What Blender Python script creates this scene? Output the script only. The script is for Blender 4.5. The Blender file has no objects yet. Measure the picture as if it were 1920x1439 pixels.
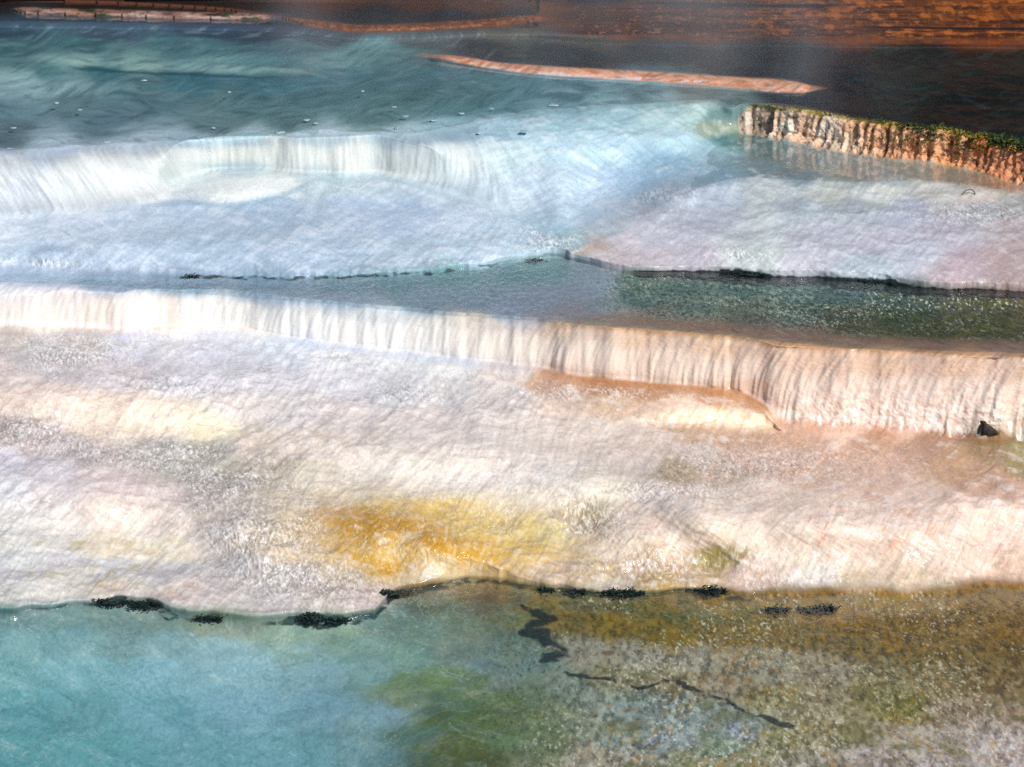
import bpy, math, random, time
import numpy as np
T0 = time.time()
random.seed(7)
rng = np.random.default_rng(11)
F = np.float32
scene = bpy.context.scene
col_main = scene.collection

# ------------------------------------------------------------------ camera model
H = 8.0                       # eye height above the lowest pool, metres
PITCH = math.radians(20.0)
FPX = 4804.0                  # focal length in image pixels (1920 wide)
CP, SP = math.cos(PITCH), math.sin(PITCH)

def ray(u, v):
    x = (u - 960.0) / FPX
    y = (719.5 - v) / FPX
    return x, CP + y * SP, -SP + y * CP

def at(u, v, z):
    """ray through image pixel (u, v) met with the level z -> world point"""
    x, y, w = ray(u, v)
    t = (z - H) / w
    return x * t, y * t, z + 0 * t

# ------------------------------------------------------------------ noise helpers
_perm = np.random.default_rng(3).random((256, 256)).astype(F)
def vnoise(x, y, s=0):
    x = x + 37.3 * s; y = y + 91.7 * s
    xi = np.floor(x).astype(np.int32); yi = np.floor(y).astype(np.int32)
    fx = (x - xi).astype(F); fy = (y - yi).astype(F)
    fx = fx * fx * (3 - 2 * fx); fy = fy * fy * (3 - 2 * fy)
    x0 = xi & 255; x1 = (xi + 1) & 255; y0 = yi & 255; y1 = (yi + 1) & 255
    a = _perm[y0, x0]; b = _perm[y0, x1]; c = _perm[y1, x0]; d = _perm[y1, x1]
    return (a + (b - a) * fx) * (1 - fy) + (c + (d - c) * fx) * fy
def fbm(x, y, o=4, s=0, g=0.5):
    r = 0; a = 1.0; t = 0
    for k in range(o):
        r = r + a * vnoise(x * 2 ** k, y * 2 ** k, s + k * 3 + 1); t += a; a *= g
    return r / t
def ss(a, b, x):
    t = np.clip((x - a) / (b - a), 0, 1)
    return t * t * (3 - 2 * t)

# ------------------------------------------------------------------ grid in image pixels
def axis(lo, hi, a, b, step, grow):
    mid = np.arange(a, b + step, step)
    left = []; x = a; s = step
    while x > lo:
        s = min(s * grow, 24); x -= s; left.append(x)
    right = []; x = mid[-1]; s = step
    while x < hi:
        s = min(s * grow, 24); x += s; right.append(x)
    return np.array(left[::-1] + list(mid) + right)
STEP = 1.5
GU = axis(-700, 2620, -24, 1944, STEP, 1.12)
GV = axis(-90, 1900, -18, 1458, STEP, 1.12)
NU, NV = len(GU), len(GV)
U = np.broadcast_to(GU[None, :], (NV, NU)).astype(F)
V = np.broadcast_to(GV[:, None], (NV, NU)).astype(F)

def curve(pts):
    """smooth curve through (u, value) knots, sampled at the grid columns"""
    p = np.array(pts, float)
    x, y = p[:, 0], p[:, 1]
    if len(x) == 1: return np.full(NU, y[0])
    h = np.diff(x); d = np.diff(y) / h
    m = np.zeros(len(x)); m[0] = d[0]; m[-1] = d[-1]
    for i in range(1, len(x) - 1):
        if d[i-1] * d[i] > 0:
            w1 = 2 * h[i] + h[i-1]; w2 = h[i] + 2 * h[i-1]
            m[i] = (w1 + w2) / (w1 / d[i-1] + w2 / d[i])
        else: m[i] = 0
    g = np.clip(GU, x[0], x[-1])
    k = np.clip(np.searchsorted(x, g) - 1, 0, len(h) - 1)
    t = (g - x[k]) / h[k]; hk = h[k]
    return ((2*t**3-3*t**2+1)*y[k] + (t**3-2*t**2+t)*hk*m[k]
            + (-2*t**3+3*t**2)*y[k+1] + (t**3-t**2)*hk*m[k+1])
def wob(amp, per, s):
    return (fbm(GU / per, GU * 0 + s * 7.7, 3, s) - 0.5) * 2 * amp

SHORE_FAR = curve([(-700,48),(0,48),(200,50),(400,52),(560,58),(680,70),(800,68),(900,62),(1000,62),(1100,68),(1300,71),(1920,74),(2600,76)])
CREST1 = curve([(-700,330),(-200,298),(0,284),(120,278),(250,268),(400,262),(520,256),(640,252),(760,250),(850,240),(950,225),(1100,206),(1250,192),(1340,188),(1372,198),(1400,196),(1440,198),(1500,205),(1600,222),(1700,236),(1800,249),(1920,270),(2100,305),(2600,380)])
FOOT1 = curve([(-700,470),(-200,420),(0,402),(200,388),(290,372),(345,340),(400,330),(500,325),(560,330),(640,329),(700,326),(760,338),(850,362),(930,388),(1000,422),(1050,444),(1100,412),(1180,371),(1250,336),(1310,296),(1350,262),(1400,252),(1450,262),(1500,272),(1560,283),(1650,296),(1750,308),(1820,320),(1870,335),(1920,352),(2100,420),(2600,520)])
LIP2 = curve([(-700,505),(-200,450),(0,432),(200,418),(345,385),(500,365),(700,358),(850,392),(930,415),(1050,456),(1100,445),(1180,415),(1250,380),(1330,345),(1400,332),(1500,337),(1600,340),(1700,338),(1800,345),(1880,356),(1920,372),(2100,440),(2600,540)])
SHELF = curve([(-700,562),(-200,500),(0,505),(150,512),(330,516),(450,517),(590,518),(720,515),(850,503),(980,484),(1040,476),(1080,483),(1150,501),(1220,509),(1360,511),(1420,517),(1520,521),(1640,529),(1720,539),(1850,544),(1920,546),(2100,556),(2600,600)]) + wob(2.5, 60, 1) + wob(4, 22, 3) * (0.35 + .65 * ss(1150, 1000, GU))
CREST3 = curve([(-700,505),(-200,522),(0,530),(150,535),(300,547),(450,558),(600,570),(750,584),(900,597),(1000,604),(1100,613),(1300,628),(1400,638),(1500,649),(1600,658),(1750,662),(1920,668),(2100,672),(2600,680)]) + wob(2.5, 55, 2)
FOOT3 = curve([(-700,630),(-200,620),(0,618),(130,617),(230,622),(290,613),(420,612),(500,625),(600,641),(750,660),(860,675),(1010,692),(1070,705),(1200,718),(1380,735),(1430,758),(1465,795),(1560,803),(1700,812),(1830,822),(1920,825),(2100,835),(2600,850)]) + wob(2.5, 30, 5)
STEPTOP = curve([(-700,690),(0,692),(400,702),(800,722),(1000,740),(1150,760),(1240,768),(1300,764),(1350,760),(1430,772),(1462,795),(1492,818),(1600,826),(1920,842),(2600,870)])
STEPFOOT = curve([(-700,740),(0,742),(400,746),(800,772),(1150,793),(1250,803),(1350,803),(1455,799),(1500,828),(1920,856),(2600,890)])
HOLLOW = curve([(-700,740),(-200,745),(0,770),(100,800),(200,827),(320,826),(440,822),(520,835),(600,850),(900,882),(1200,860),(1400,870),(1920,880),(2600,900)])
BROW = curve([(-700,840),(0,862),(300,882),(600,902),(900,932),(1100,928),(1200,915),(1300,905),(1500,925),(1920,925),(2600,930)])
SHORE0 = curve([(-700,1180),(-200,1155),(0,1141),(100,1133),(200,1122),(280,1121),(310,1137),(400,1151),(500,1153),(560,1149),(640,1150),(700,1146),(722,1122),(745,1103),(800,1092),(920,1080),(1000,1097),(1080,1106),(1200,1108),(1280,1104),(1340,1101),(1420,1108),(1500,1104),(1600,1098),(1750,1103),(1850,1088),(1920,1090),(2600,1095)]) + wob(6.0, 60, 9) + wob(2.5, 26, 13)

C = lambda *p: curve(list(p))
LV1, LV2, LV3, LV0 = 1.74, 1.45, 1.10, 0.0       # water levels
K = [
 (C((0,-90)), C((0,2.12),(2600,2.3))),
 (C((0,2)), C((-700,1.80),(600,1.80),(1000,1.86),(1300,1.94),(2600,1.98))),
 (SHORE_FAR, C((0,1.755))),
 (SHORE_FAR + 26, C((0,1.66),(900,1.64),(1300,1.58),(2600,1.55))),
 (0.5 * SHORE_FAR + 0.5 * CREST1, C((-700,1.64),(900,1.62),(1300,1.6),(1450,1.56),(2600,1.5))),
 (CREST1 - 14, C((-700,1.715),(1200,1.715),(1400,1.64),(2600,1.62))),
 (CREST1, C((-700,1.742),(1300,1.742),(1345,1.70),(1372,1.70),(1400,1.752),(2600,1.752))),
 (CREST1 + C((-700,16),(1000,20),(1300,20),(1400,7),(2600,8)), C((-700,1.70),(1000,1.715),(1300,1.72),(1345,1.66),(1370,1.66),(1400,1.725),(2600,1.73))),
 (FOOT1, C((-700,1.30),(0,1.32),(400,1.37),(700,1.375),(930,1.27),(1050,1.175),(1180,1.31),(1300,1.462),(1350,1.44),(1400,1.44),(1820,1.44),(1920,1.42),(2100,1.38),(2600,1.3))),
 (0.5 * (FOOT1 + LIP2), C((-700,1.28),(0,1.30),(400,1.35),(700,1.355),(930,1.26),(1050,1.165),(1180,1.30),(1300,1.458),(1350,1.42),(1400,1.40),(1800,1.41),(1900,1.41),(2100,1.36),(2600,1.3))),
 (LIP2, C((-700,1.27),(0,1.285),(400,1.345),(700,1.345),(930,1.25),(1050,1.158),(1180,1.29),(1300,1.454),(1380,1.452),(1820,1.453),(1920,1.41),(2600,1.3))),
 (LIP2 + C((-700,30),(1000,14),(1300,30),(1500,34),(1750,36),(1850,20),(2600,20)), C((-700,1.25),(0,1.26),(500,1.31),(930,1.23),(1050,1.15),(1180,1.25),(1350,1.38),(1500,1.385),(1700,1.375),(1850,1.38),(1920,1.37),(2600,1.28))),
 (0.45 * LIP2 + 0.55 * SHELF, C((-700,1.22),(0,1.22),(500,1.25),(930,1.19),(1050,1.145),(1180,1.20),(1350,1.28),(1600,1.30),(1920,1.29),(2600,1.25))),
 (SHELF - 3, C((-700,1.125),(300,1.108),(700,1.115),(1040,1.12),(1200,1.125),(1920,1.135),(2600,1.14))),
 (SHELF + C((-700,3),(300,4),(700,8),(1200,10),(1920,11),(2600,12)), C((-700,1.12),(300,1.095),(700,1.07),(1200,1.055),(1920,1.05),(2600,1.05))),
 (0.5 * SHELF + 0.5 * CREST3 + 2, C((-700,1.115),(0,1.09),(600,1.05),(1100,1.075),(1250,1.04),(1500,1.01),(1920,0.99),(2600,1.0))),
 (CREST3 - C((-700,3),(300,6),(1300,14),(1920,14)), C((-700,1.108),(0,1.09),(1920,1.085))),
 (CREST3, C((0,1.104))),
 (CREST3 + C((-700,18),(600,19),(1300,24),(1920,26)), C((-700,1.06),(0,1.065),(1920,1.047))),
 (FOOT3, C((-700,.76),(0,.77),(600,.72),(1000,.665),(1200,.655),(1380,.635),(1430,.58),(1465,.48),(1700,.46),(1920,.455),(2600,.45))),
 (FOOT3 + 9, C((-700,.75),(0,.755),(600,.705),(1000,.65),(1200,.635),(1380,.61),(1430,.56),(1465,.47),(1700,.45),(1920,.445),(2600,.44))),
 (STEPTOP, C((-700,.68),(0,.69),(800,.61),(1000,.60),(1240,.595),(1400,.585),(1450,.53),(1475,.465),(1920,.44),(2600,.43))),
 (STEPFOOT, C((-700,.61),(0,.62),(800,.555),(1150,.50),(1250,.475),(1455,.463),(1600,.45),(1920,.435),(2600,.42))),
 (HOLLOW, C((-700,.55),(0,.54),(100,.47),(200,.40),(440,.40),(520,.42),(600,.425),(900,.41),(1200,.44),(1400,.43),(1920,.425),(2600,.41))),
 (BROW, C((-700,.44),(0,.40),(300,.375),(600,.35),(900,.32),(1100,.36),(1300,.41),(1500,.40),(1920,.40),(2600,.39))),
 (SHORE0 - C((-700,90),(700,80),(1000,70),(1300,60),(1920,70)), C((-700,.12),(300,.10),(600,.10),(900,.14),(1200,.13),(1500,.17),(1920,.19),(2600,.2))),
 (SHORE0, C((-700,.014),(1300,.014),(1500,.03),(1920,.03))),
 (SHORE0 + C((-700,10),(700,9),(1300,10),(1500,25),(1920,25)), C((-700,-.03),(1300,-.025),(1500,-.012),(2600,-.01))),
 (C((-700,1210),(0,1205),(800,1190),(2600,1190)), C((-700,-.2),(500,-.16),(800,-.09),(1000,-.06),(1200,-.035),(1500,-.03),(2600,-.03))),
 (C((0,1330)), C((-700,-.5),(500,-.42),(700,-.28),(900,-.14),(1050,-.10),(1300,-.07),(1500,-.02),(2600,-.02))),
 (C((0,1560)), C((-700,-.7),(600,-.6),(800,-.4),(1000,-.25),(1300,-.1),(1600,-.02),(2600,.0))),
 (C((0,1920)), C((0,-.5),(2600,-.2))),
]
KV = np.array([k[0] for k in K]); KZ = np.array([k[1] for k in K])
for i in range(1, len(K)):
    KV[i] = np.maximum(KV[i], KV[i-1] + 2.5)
hh = np.diff(KV, axis=0); dd = np.diff(KZ, axis=0) / hh
MM = np.zeros_like(KZ); MM[0] = dd[0]; MM[-1] = dd[-1]
w1 = 2 * hh[1:] + hh[:-1]; w2 = hh[1:] + 2 * hh[:-1]
with np.errstate(divide='ignore', invalid='ignore'):
    m_ = (w1 + w2) / (w1 / dd[:-1] + w2 / dd[1:])
MM[1:-1] = np.where(dd[:-1] * dd[1:] > 0, m_, 0)
Z = np.zeros((NV, NU))
colidx = np.broadcast_to(np.arange(NU)[None, :], (NV, NU))
seg = np.zeros((NV, NU), int)
for i in range(1, len(K) - 1):
    seg += (V >= KV[i][None, :])
def gk(A, s): return A[s, colidx]
t = (V - gk(KV, seg)) / gk(hh, seg); t = np.clip(t, 0, 1); hk = gk(hh, seg)
Z = ((2*t**3-3*t**2+1)*gk(KZ,seg) + (t**3-2*t**2+t)*hk*gk(MM,seg)
     + (-2*t**3+3*t**2)*gk(KZ,seg+1) + (t**3-t**2)*hk*gk(MM,seg+1))
c2 = lambda a: np.broadcast_to(a[None, :], (NV, NU)).astype(F)
cSF, cC1, cF1, cL2, cSH, cC3, cF3, cST, cSO, cHO, cBR, cS0 = map(c2, (SHORE_FAR, CREST1, FOOT1, LIP2, SHELF, CREST3, FOOT3, STEPTOP, STEPFOOT, HOLLOW, BROW, SHORE0))

def blob(u, v, ru, rv, ang=0.0, p=1.0):
    a = math.radians(ang); du = U - u; dv = V - v
    x = (du * math.cos(a) + dv * math.sin(a)) / ru; y = (-du * math.sin(a) + dv * math.cos(a)) / rv
    return np.exp(-(x * x + y * y) ** p)
# mounds and hollows of the flowstone
for (u, v, ru, rv, dz, ang) in [
    (450, 350, 95, 24, .10, -6), (400, 308, 80, 10, -.03, 0), (1120, 255, 220, 40, .03, 10),
    (1500, 395, 120, 16, .03, 0), (1400, 455, 160, 22, .045, 5), (1700, 410, 160, 20, .03, 0), (1440, 480, 60, 14, .03, 0), (1640, 495, 60, 12, .03, 0),
    (850, 400, 140, 22, .02, 0), (600, 440, 200, 20, -.015, 0), (200, 450, 200, 20, .02, 0),
    (850, 850, 300, 36, .06, 5), (1080, 905, 120, 28, .05, 0), (430, 700, 200, 20, .035, 0), (750, 735, 160, 14, -.02, 0),
    (810, 1015, 170, 44, .13, 8), (620, 935, 90, 22, -.03, 20), (480, 1015, 100, 60, .09, 30), (370, 880, 120, 18, -.03, 5), (150, 930, 150, 36, .08, 12), (260, 905, 90, 30, .03, 10), (170, 1030, 160, 16, .03, 5),
    (1560, 985, 230, 42, .11, 5), (1310, 980, 70, 36, .09, 30), (1090, 985, 40, 40, -.04, -20), (1190, 1010, 70, 22, .07, 15), (1130, 1045, 60, 16, .035, 10), (1830, 950, 130, 40, .05, 0), (1300, 900, 60, 12, .02, 0),
    (1330, 1060, 80, 15, -.03, 0), (60, 790, 80, 16, .02, 20),
    ]:
    Z += dz * blob(u, v, ru, rv, ang)
# the orange rim across the upper pool, the pinkish rim and the brown ledge beyond it
def along(pts):
    return c2(curve(pts))
rimtop = along([(-700,90),(700,96),(800,103),(860,108),(940,120),(1000,125),(1100,131),(1250,139),(1400,149),(1480,155),(1530,163),(1560,165),(2600,165)])
rimfoot = along([(-700,96),(700,100),(800,109),(860,118),(920,128),(1000,138),(1100,145),(1250,153),(1400,165),(1460,172),(1500,173),(1560,166),(2600,166)])
rm = ss(770, 830, U) * ss(1562, 1500, U)
mid = (V - rimtop) / np.maximum(rimfoot - rimtop, 2)
rimh = rm * (ss(-.9, .12, mid) * ss(2.2, .25, mid))
wr = rm ** .3 * ss(-2.5, -.8, mid) * ss(5, 2.4, mid)
Z = Z + wr * (np.maximum(Z, LV1 - .035 + .078 * rimh * (0.9 + 0.2 * fbm(U / 90, U * 0, 2, 4))) - Z)
# far rims that hold back the dark ponds (top left)
pinkc = along([(-700,16),(0,18),(60,21),(200,25),(330,29),(500,32),(2600,40)])
pk = ss(-10, 60, U) * ss(560, 470, U) * np.exp(-((V - pinkc) / 8.5) ** 2)
brc = along([(-700,20),(430,22),(520,33),(600,46),(680,54),(760,52),(900,44),(1000,36),(2600,30)])
bk = ss(480, 600, U) * ss(1100, 950, U) * np.exp(-((V - brc) / 8.0) ** 2)
lnc = along([(-700,-4),(0,0),(150,3),(300,9),(420,17),(520,28),(2600,30)])
lk = ss(550, 480, U) * np.exp(-((V - lnc) / 2.5) ** 2)
Z = np.where(V < cSF + 2, np.maximum(Z + (np.minimum(Z, 1.765) - Z) * ss(1120, 960, U), np.maximum(1.71 + .075 * pk, np.maximum(1.71 + .08 * bk, 1.70 + .06 * lk))), Z)
pond = ss(1060, 960, U) * ss(-2, 6, V) * ss(cSF - 2, cSF - 14, V) * (1 - pk) * (1 - bk) * (1 - lk)
Z = np.where(pond > .5, np.minimum(Z, 1.735), Z)
# ledges of the brown bank (top right)
bank = ss(1000, 1120, U) * ss(cSF + 2, cSF - 6, V) + ss(600, 700, U) * ss(6, 0, V) * ss(1120,1000,U)
bank = np.clip(bank, 0, 1)
led = fbm(U / 260, V / 9, 3, 21)
slit = np.exp(-((V - along([(0,50),(1400,51),(1700,52),(1820,54),(2600,56)])) / 2.2) ** 2) * ss(1560, 1700, U)
slit2 = np.exp(-((V - along([(0,4),(1220,6),(1480,11),(1700,10),(2600,8)])) / 3.5) ** 2) * ss(1170, 1260, U) * ss(1640, 1500, U)
slit3 = np.exp(-((V - 2) / 3) ** 2) * ss(1060, 1090, U) * ss(1190, 1150, U)
Z += bank * (led - .5) * .010 - bank * .012 * (slit + slit2)

_b = lambda A, r: None
def blur(A, r, n=2, axes=(0, 1)):
    A = A.astype(np.float64)
    for _ in range(n):
        for ax in axes:
            pad = [(0, 0), (0, 0)]; pad[ax] = (r + 1, r)
            c = np.cumsum(np.pad(A, pad, mode='edge'), axis=ax)
            A = (c[2*r+1:] - c[:-2*r-1]) / (2*r+1) if ax == 0 else (c[:, 2*r+1:] - c[:, :-2*r-1]) / (2*r+1)
    return A
hard = np.maximum.reduce([ss(26, 14, np.abs(V - cSH - 3)), ss(-22, -10, V - cC3) * ss(16, 8, V - cF3), ss(-8, -4, V - cC1) * ss(10, 5, V - cF1) * np.maximum(ss(1370, 1390, U), ss(900, 800, U)),
   ss(16, 8, np.abs(V - cC1)), ss(20, 10, np.abs(V - cS0)), ss(20, 5, V - cSF), ss(-10, -4, V - cST) * ss(10, 5, V - cSO) * ss(1200, 1240, U) * ss(1490, 1470, U), rm * ss(-2, -1, mid) * ss(2.6, 1.8, mid), np.exp(-((V - cHO) / 9) ** 2) * ss(60, 160, U) * ss(470, 420, U)])
hard = blur(hard, 4, 1)
Z = Z * hard + blur(Z, 9, 2) * (1 - hard)
# keep every surface facing the camera: distance grows steadily upward
RX, RY, RW = ray(U.astype(float), V.astype(float))
def fix(Z):
    Tt = (Z - H) / RW                 # distance along the sight line
    Y = RY * Tt
    for j in range(NV - 2, -1, -1):
        Y[j] = np.maximum(Y[j], Y[j+1] + 0.0006)
    Tt = Y / RY
    return Tt, H + RW * Tt
Zs = None
Tt, Z = fix(Z)
X = RX * Tt; Y = RY * Tt

def grads(X, Y, Z):
    return [np.stack([np.gradient(A, axis=k) for A in (X, Y, Z)], -1) for k in (1, 0)]
def normals(X, Y, Z):
    Pu, Pv = grads(X, Y, Z)
    n = np.cross(Pu, -Pv)
    n /= np.linalg.norm(n, axis=-1, keepdims=True) + 1e-12
    return n

# ------------------------------------------------------------------ flow of the water film
Xb, Yb, Zb = blur(X, 4), blur(Y, 4), blur(Z, 4)
Pu, Pv = grads(Xb, Yb, Zb)
N = normals(Xb, Yb, Zb)
E = (Pu * Pu).sum(-1); Ff = (Pu * Pv).sum(-1); G = (Pv * Pv).sum(-1)
zu, zv = Pu[..., 2], Pv[..., 2]
# on flat ground the film drifts: gentle meander added as an extra tilt
meander = fbm(X * 0.5, Y * 0.35, 3, 31) * 0.10
mu, mv = np.gradient(meander, axis=1), np.gradient(meander, axis=0)
tilt = 0.030
zu2 = zu + mu * .6 + tilt * .9 * np.gradient(Xb, axis=1); zv2 = zv + mv * .6 + tilt * np.gradient(Xb, axis=0)
det = E * G - Ff * Ff + 1e-12
fa = -(G * zu2 - Ff * zv2) / det; fb = -(-Ff * zu2 + E * zv2) / det
ln = np.sqrt(fa * fa + fb * fb) + 1e-9
fa = fa / ln; fb = fb / ln
# the sheets do not run straight downhill: they sweep sideways across the shelves before they bend over a lip
def steer(m, a, b):
    global fa, fb
    fa = fa * (1 - m) + a * m; fb = fb * (1 - m) + b * m
tf = np.clip((V - cC3) / (cF3 - cC3), 0, 1); inF = ss(-30, -6, V - cC3) * ss(4, -4, V - cF3)
steer(inF * (1 - tf) ** 1.3 * .75, -.85, .5)
steer(ss(8, 25, V - cF3) * ss(0, -20, V - cS0) * .6, -.8, .6)
steer(ss(8, 25, V - cF1) * ss(0, -8, V - cSH) * .6, np.where(U > 1080, -.9, -.97), np.where(U > 1080, .4, .22))
steer(ss(0, 10, V - cC1) * ss(4, -4, V - cF1) * ss(420, 300, U) * .7, .75, .65)
steer(ss(-10, 10, V - cC1) * ss(10, -10, V - cF1) * ss(850, 1000, U) * ss(1380, 1330, U) * .7, .9, .36)
_sw = (fbm(X * 2.2, Y * 1.3, 3, 221) - .5) * 2.2
steer(ss(0, 10, V - cSF) * ss(0, -14, V - cC1) * .85, -.93, .25 + _sw)
ln = np.sqrt(fa * fa + fb * fb) + 1e-9
fa = (fa / ln).astype(F); fb = (fb / ln).astype(F)
slope = np.sqrt(np.clip(1 - N[..., 2] ** 2, 0, 1)).astype(F)

II, JJ = np.meshgrid(np.arange(NU, dtype=F), np.arange(NV, dtype=F))
faf, fbf = fa.ravel(), fb.ravel()
def lic(noise, L, st=1.0):
    nf = noise.astype(F).ravel(); acc = nf.copy(); wsum = 1.0
    for sg in (1, -1):
        px, py = II.ravel().copy(), JJ.ravel().copy()
        idx = np.arange(NU * NV)
        for k in range(L):
            px += sg * st * faf[idx]; py += sg * st * fbf[idx]
            np.clip(px, 0, NU - 1, out=px); np.clip(py, 0, NV - 1, out=py)
            idx = (py + .5).astype(np.int32) * NU + (px + .5).astype(np.int32)
            w = 1 - k / L * .7
            acc += w * nf[idx]
            if sg > 0: wsum += 2 * w
    r = (acc / wsum).reshape(NV, NU)
    s = r.std(); return ((r - r.mean()) / (s + 1e-9)).astype(F)
white = rng.random((NV, NU)).astype(F)
L1 = lic(blur(white, 1, 1), 10)                                   # hair-fine streaks
L2 = lic(vnoise(II / 4.5, JJ / 4.5, 5), 16, 1.5)                  # threads
L3 = lic(vnoise(II / 20, JJ / 20, 9), 24, 2.5)
L3 = np.clip(L3, -1.7, 1.7)                    # draperies
pa = -(Ff * fa + G * fb); pb = (E * fa + Ff * fb)
pl = np.sqrt(pa * pa + pb * pb) + 1e-12
faf, fbf = (pa / pl).astype(F).ravel(), (pb / pl).astype(F).ravel()
L4 = lic(vnoise(II / 4.2, JJ / 2.8, 15), 5, 1.3)                   # ripples lying across the flow
L5 = lic(vnoise(II / 11, JJ / 6, 19), 8, 2.0)                    # small dams lying across the flow
print('lic', time.time() - T0)

# ------------------------------------------------------------------ relief
def band(a, b, sa=6, sb=6):
    return ss(-sa, sa, V - a) * ss(sb, -sb, V - b)
fall3 = band(cC3 + 4, cF3 - 2, 8, 5)
fall1 = band(cC1 + 6, cF1 - 2, 10, 8) * ss(980, 840, U)
mossL = 1386 + 24 * np.clip((230 - V) / 34, 0, 1.3) ** 2 + 8 * np.clip((V - 235) / 25, 0, 1) ** 2
moss = band(cC1 + 1, cF1 - 1, 3, 3) * ss(-4, 6, U - mossL)
stepm = band(cST, cSO, 4, 3) * ss(1225, 1250, U) * ss(1478, 1462, U)
apron = band(cC1, cF1, 20, 15) * ss(800, 950, U) * ss(1385, 1350, U)
slopeB = band(cF3 + 12, cS0 - 6, 10, 10)
shelfR = band(cF1 + 4, cSH - 6, 10, 6)
under1 = band(cSF, cC1, 6, 8) * (1 - rm * ss(-.6,-.3,mid) * ss(1.4,1.2,mid))
rface0 = rm * ss(-.35, .0, mid) * ss(1.25, .85, mid)
n1 = fbm(X * 3.0, Y * 3.0 + Z * 3, 4, 41) - .5
n2 = fbm(X * 9.0, Y * 6.0 + Z * 9, 3, 43) - .5
n3 = fbm(X * 30.0, Y * 14.0 + Z * 30, 3, 47) - .5
# overlapping little dams: stepped ripples across the flow, seen on every gentle slope
ph = Z * 42 + fbm(X * 1.6, Y * 1.6, 3, 51) * 9
dams = (np.abs(np.sin(ph * .5)) ** .6 - .6)
crk_pts = [(80,660,160,26,1),(150,640,100,16,.8),(300,720,200,16,.5),(60,810,90,30,.9),(250,860,200,22,.8),(420,900,90,40,1),(480,980,110,70,1),(560,1080,140,40,.9),(350,845,140,18,.8),
  (60,495,90,14,.9),(1050,445,60,30,1),(1180,365,120,10,.8),(680,335,120,8,.6),(380,370,60,8,.7),(750,740,90,18,.7),(640,675,60,8,.5),(1150,735,160,14,.8),(1400,475,60,12,.8),(1850,400,120,20,.7),(1400,870,200,30,.6),(1100,985,60,50,.9),(1250,1060,140,25,.8),
  (1500,1120,300,30,.9),(800,540,400,18,.6),(1300,580,200,18,.7),(1700,600,250,30,.7),(1500,1350,500,90,.7),(1150,1250,150,60,.5),(1250,920,120,20,.7),(820,1000,200,60,.5)]
CR = np.zeros((NV, NU))
for (u, v, a, b, s) in crk_pts: CR = np.maximum(CR, s * blob(u, v, a, b, 8 if u < 700 else 0))
CR = np.clip(CR + .12, 0, 1)
D = np.zeros((NV, NU))
lob = .35 + 1.3 * fbm(U / 70, U * 0, 2, 44)
D += fall3 * (L3 * .015 * lob + L2 * (.0034 + .0016 * ss(700, 1300, U)) * lob + L1 * .0011) * (.75 + .5 * ss(700, 1600, U))
D += fall3 * ss(1380, 1560, U) * ss(.3, .9, (V - cC3) / (cF3 - cC3)) * (n3 * .028 + n2 * .02)
wq = fbm(X * 14, Y * 7, 2, 211) * 2.2
sq = np.abs(fbm(X * 46 + wq * 2, Y * 21 - wq * 2, 2, 213) - .5) * -4 + .6
CR = CR * np.clip(.45 + 1.3 * ss(.38, .62, fbm(X * 2.4, Y * 1.6, 3, 217)), 0, 1.2)
n5 = fbm(X * 55, Y * 26 + Z * 40, 3, 201, .7) - .5
D += (slopeB + shelfR + apron * .6) * (n5 * .002 + CR * sq * .006)
D += fall1 * (L3 * .009 + L2 * .003 + L1 * .0008)
D += stepm * (L3 * .004 + L2 * .002)
D += apron * (L4 * .0006 + L5 * .0018 + L2 * .0008 + L1 * .0004 + n1 * .05 + n2 * .012)
D += moss * (L3 * .016 + L2 * .015 + n3 * .035 + n2 * .03)
soft = .4 + 1.2 * fbm(X * .7, Y * .7, 2, 46)
D += slopeB * soft * (L2 * .0011 + L1 * .0005 + n1 * .07 + n2 * .014 + L4 * .0012 + L5 * .0024)
D += shelfR * soft * (L2 * .0007 + L1 * .0004 + n1 * .04 + n2 * .008 + L4 * .0009 + L5 * .0026)
D += bank * (n2 * .005 + n3 * .004)
D += rface0 * (n3 * .008 + n2 * .012)
D += (pk + bk) * (n3 * .015)
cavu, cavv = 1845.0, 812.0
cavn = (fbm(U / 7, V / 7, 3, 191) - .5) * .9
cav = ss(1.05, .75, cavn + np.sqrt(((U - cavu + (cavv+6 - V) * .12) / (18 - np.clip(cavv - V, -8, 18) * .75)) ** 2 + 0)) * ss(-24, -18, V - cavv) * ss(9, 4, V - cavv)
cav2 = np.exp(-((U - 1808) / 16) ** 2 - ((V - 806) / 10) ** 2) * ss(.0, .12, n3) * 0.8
D -= cav * .16 + cav2 * .03
D = np.where(under1 > .5, under1 * n1 * .04, D)
D = np.where(V > cS0 + 4, n1 * .03 * ss(4, 20, V - cS0), D)
D = np.where((V > cSH + 6) & (V < cC3 - 12), n1 * .01, D)
NF = normals(X, Y, Z)
NB = blur(NF[..., 0], 2, 1), blur(NF[..., 1], 2, 1), blur(NF[..., 2], 2, 1)
X2 = X + NB[0] * D; Y2 = Y + NB[1] * D; Z2 = Z + NB[2] * D
P = np.stack([X2, Y2, Z2], -1)
NF = normals(X2, Y2, Z2).astype(F)
print('relief', time.time() - T0)

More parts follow.
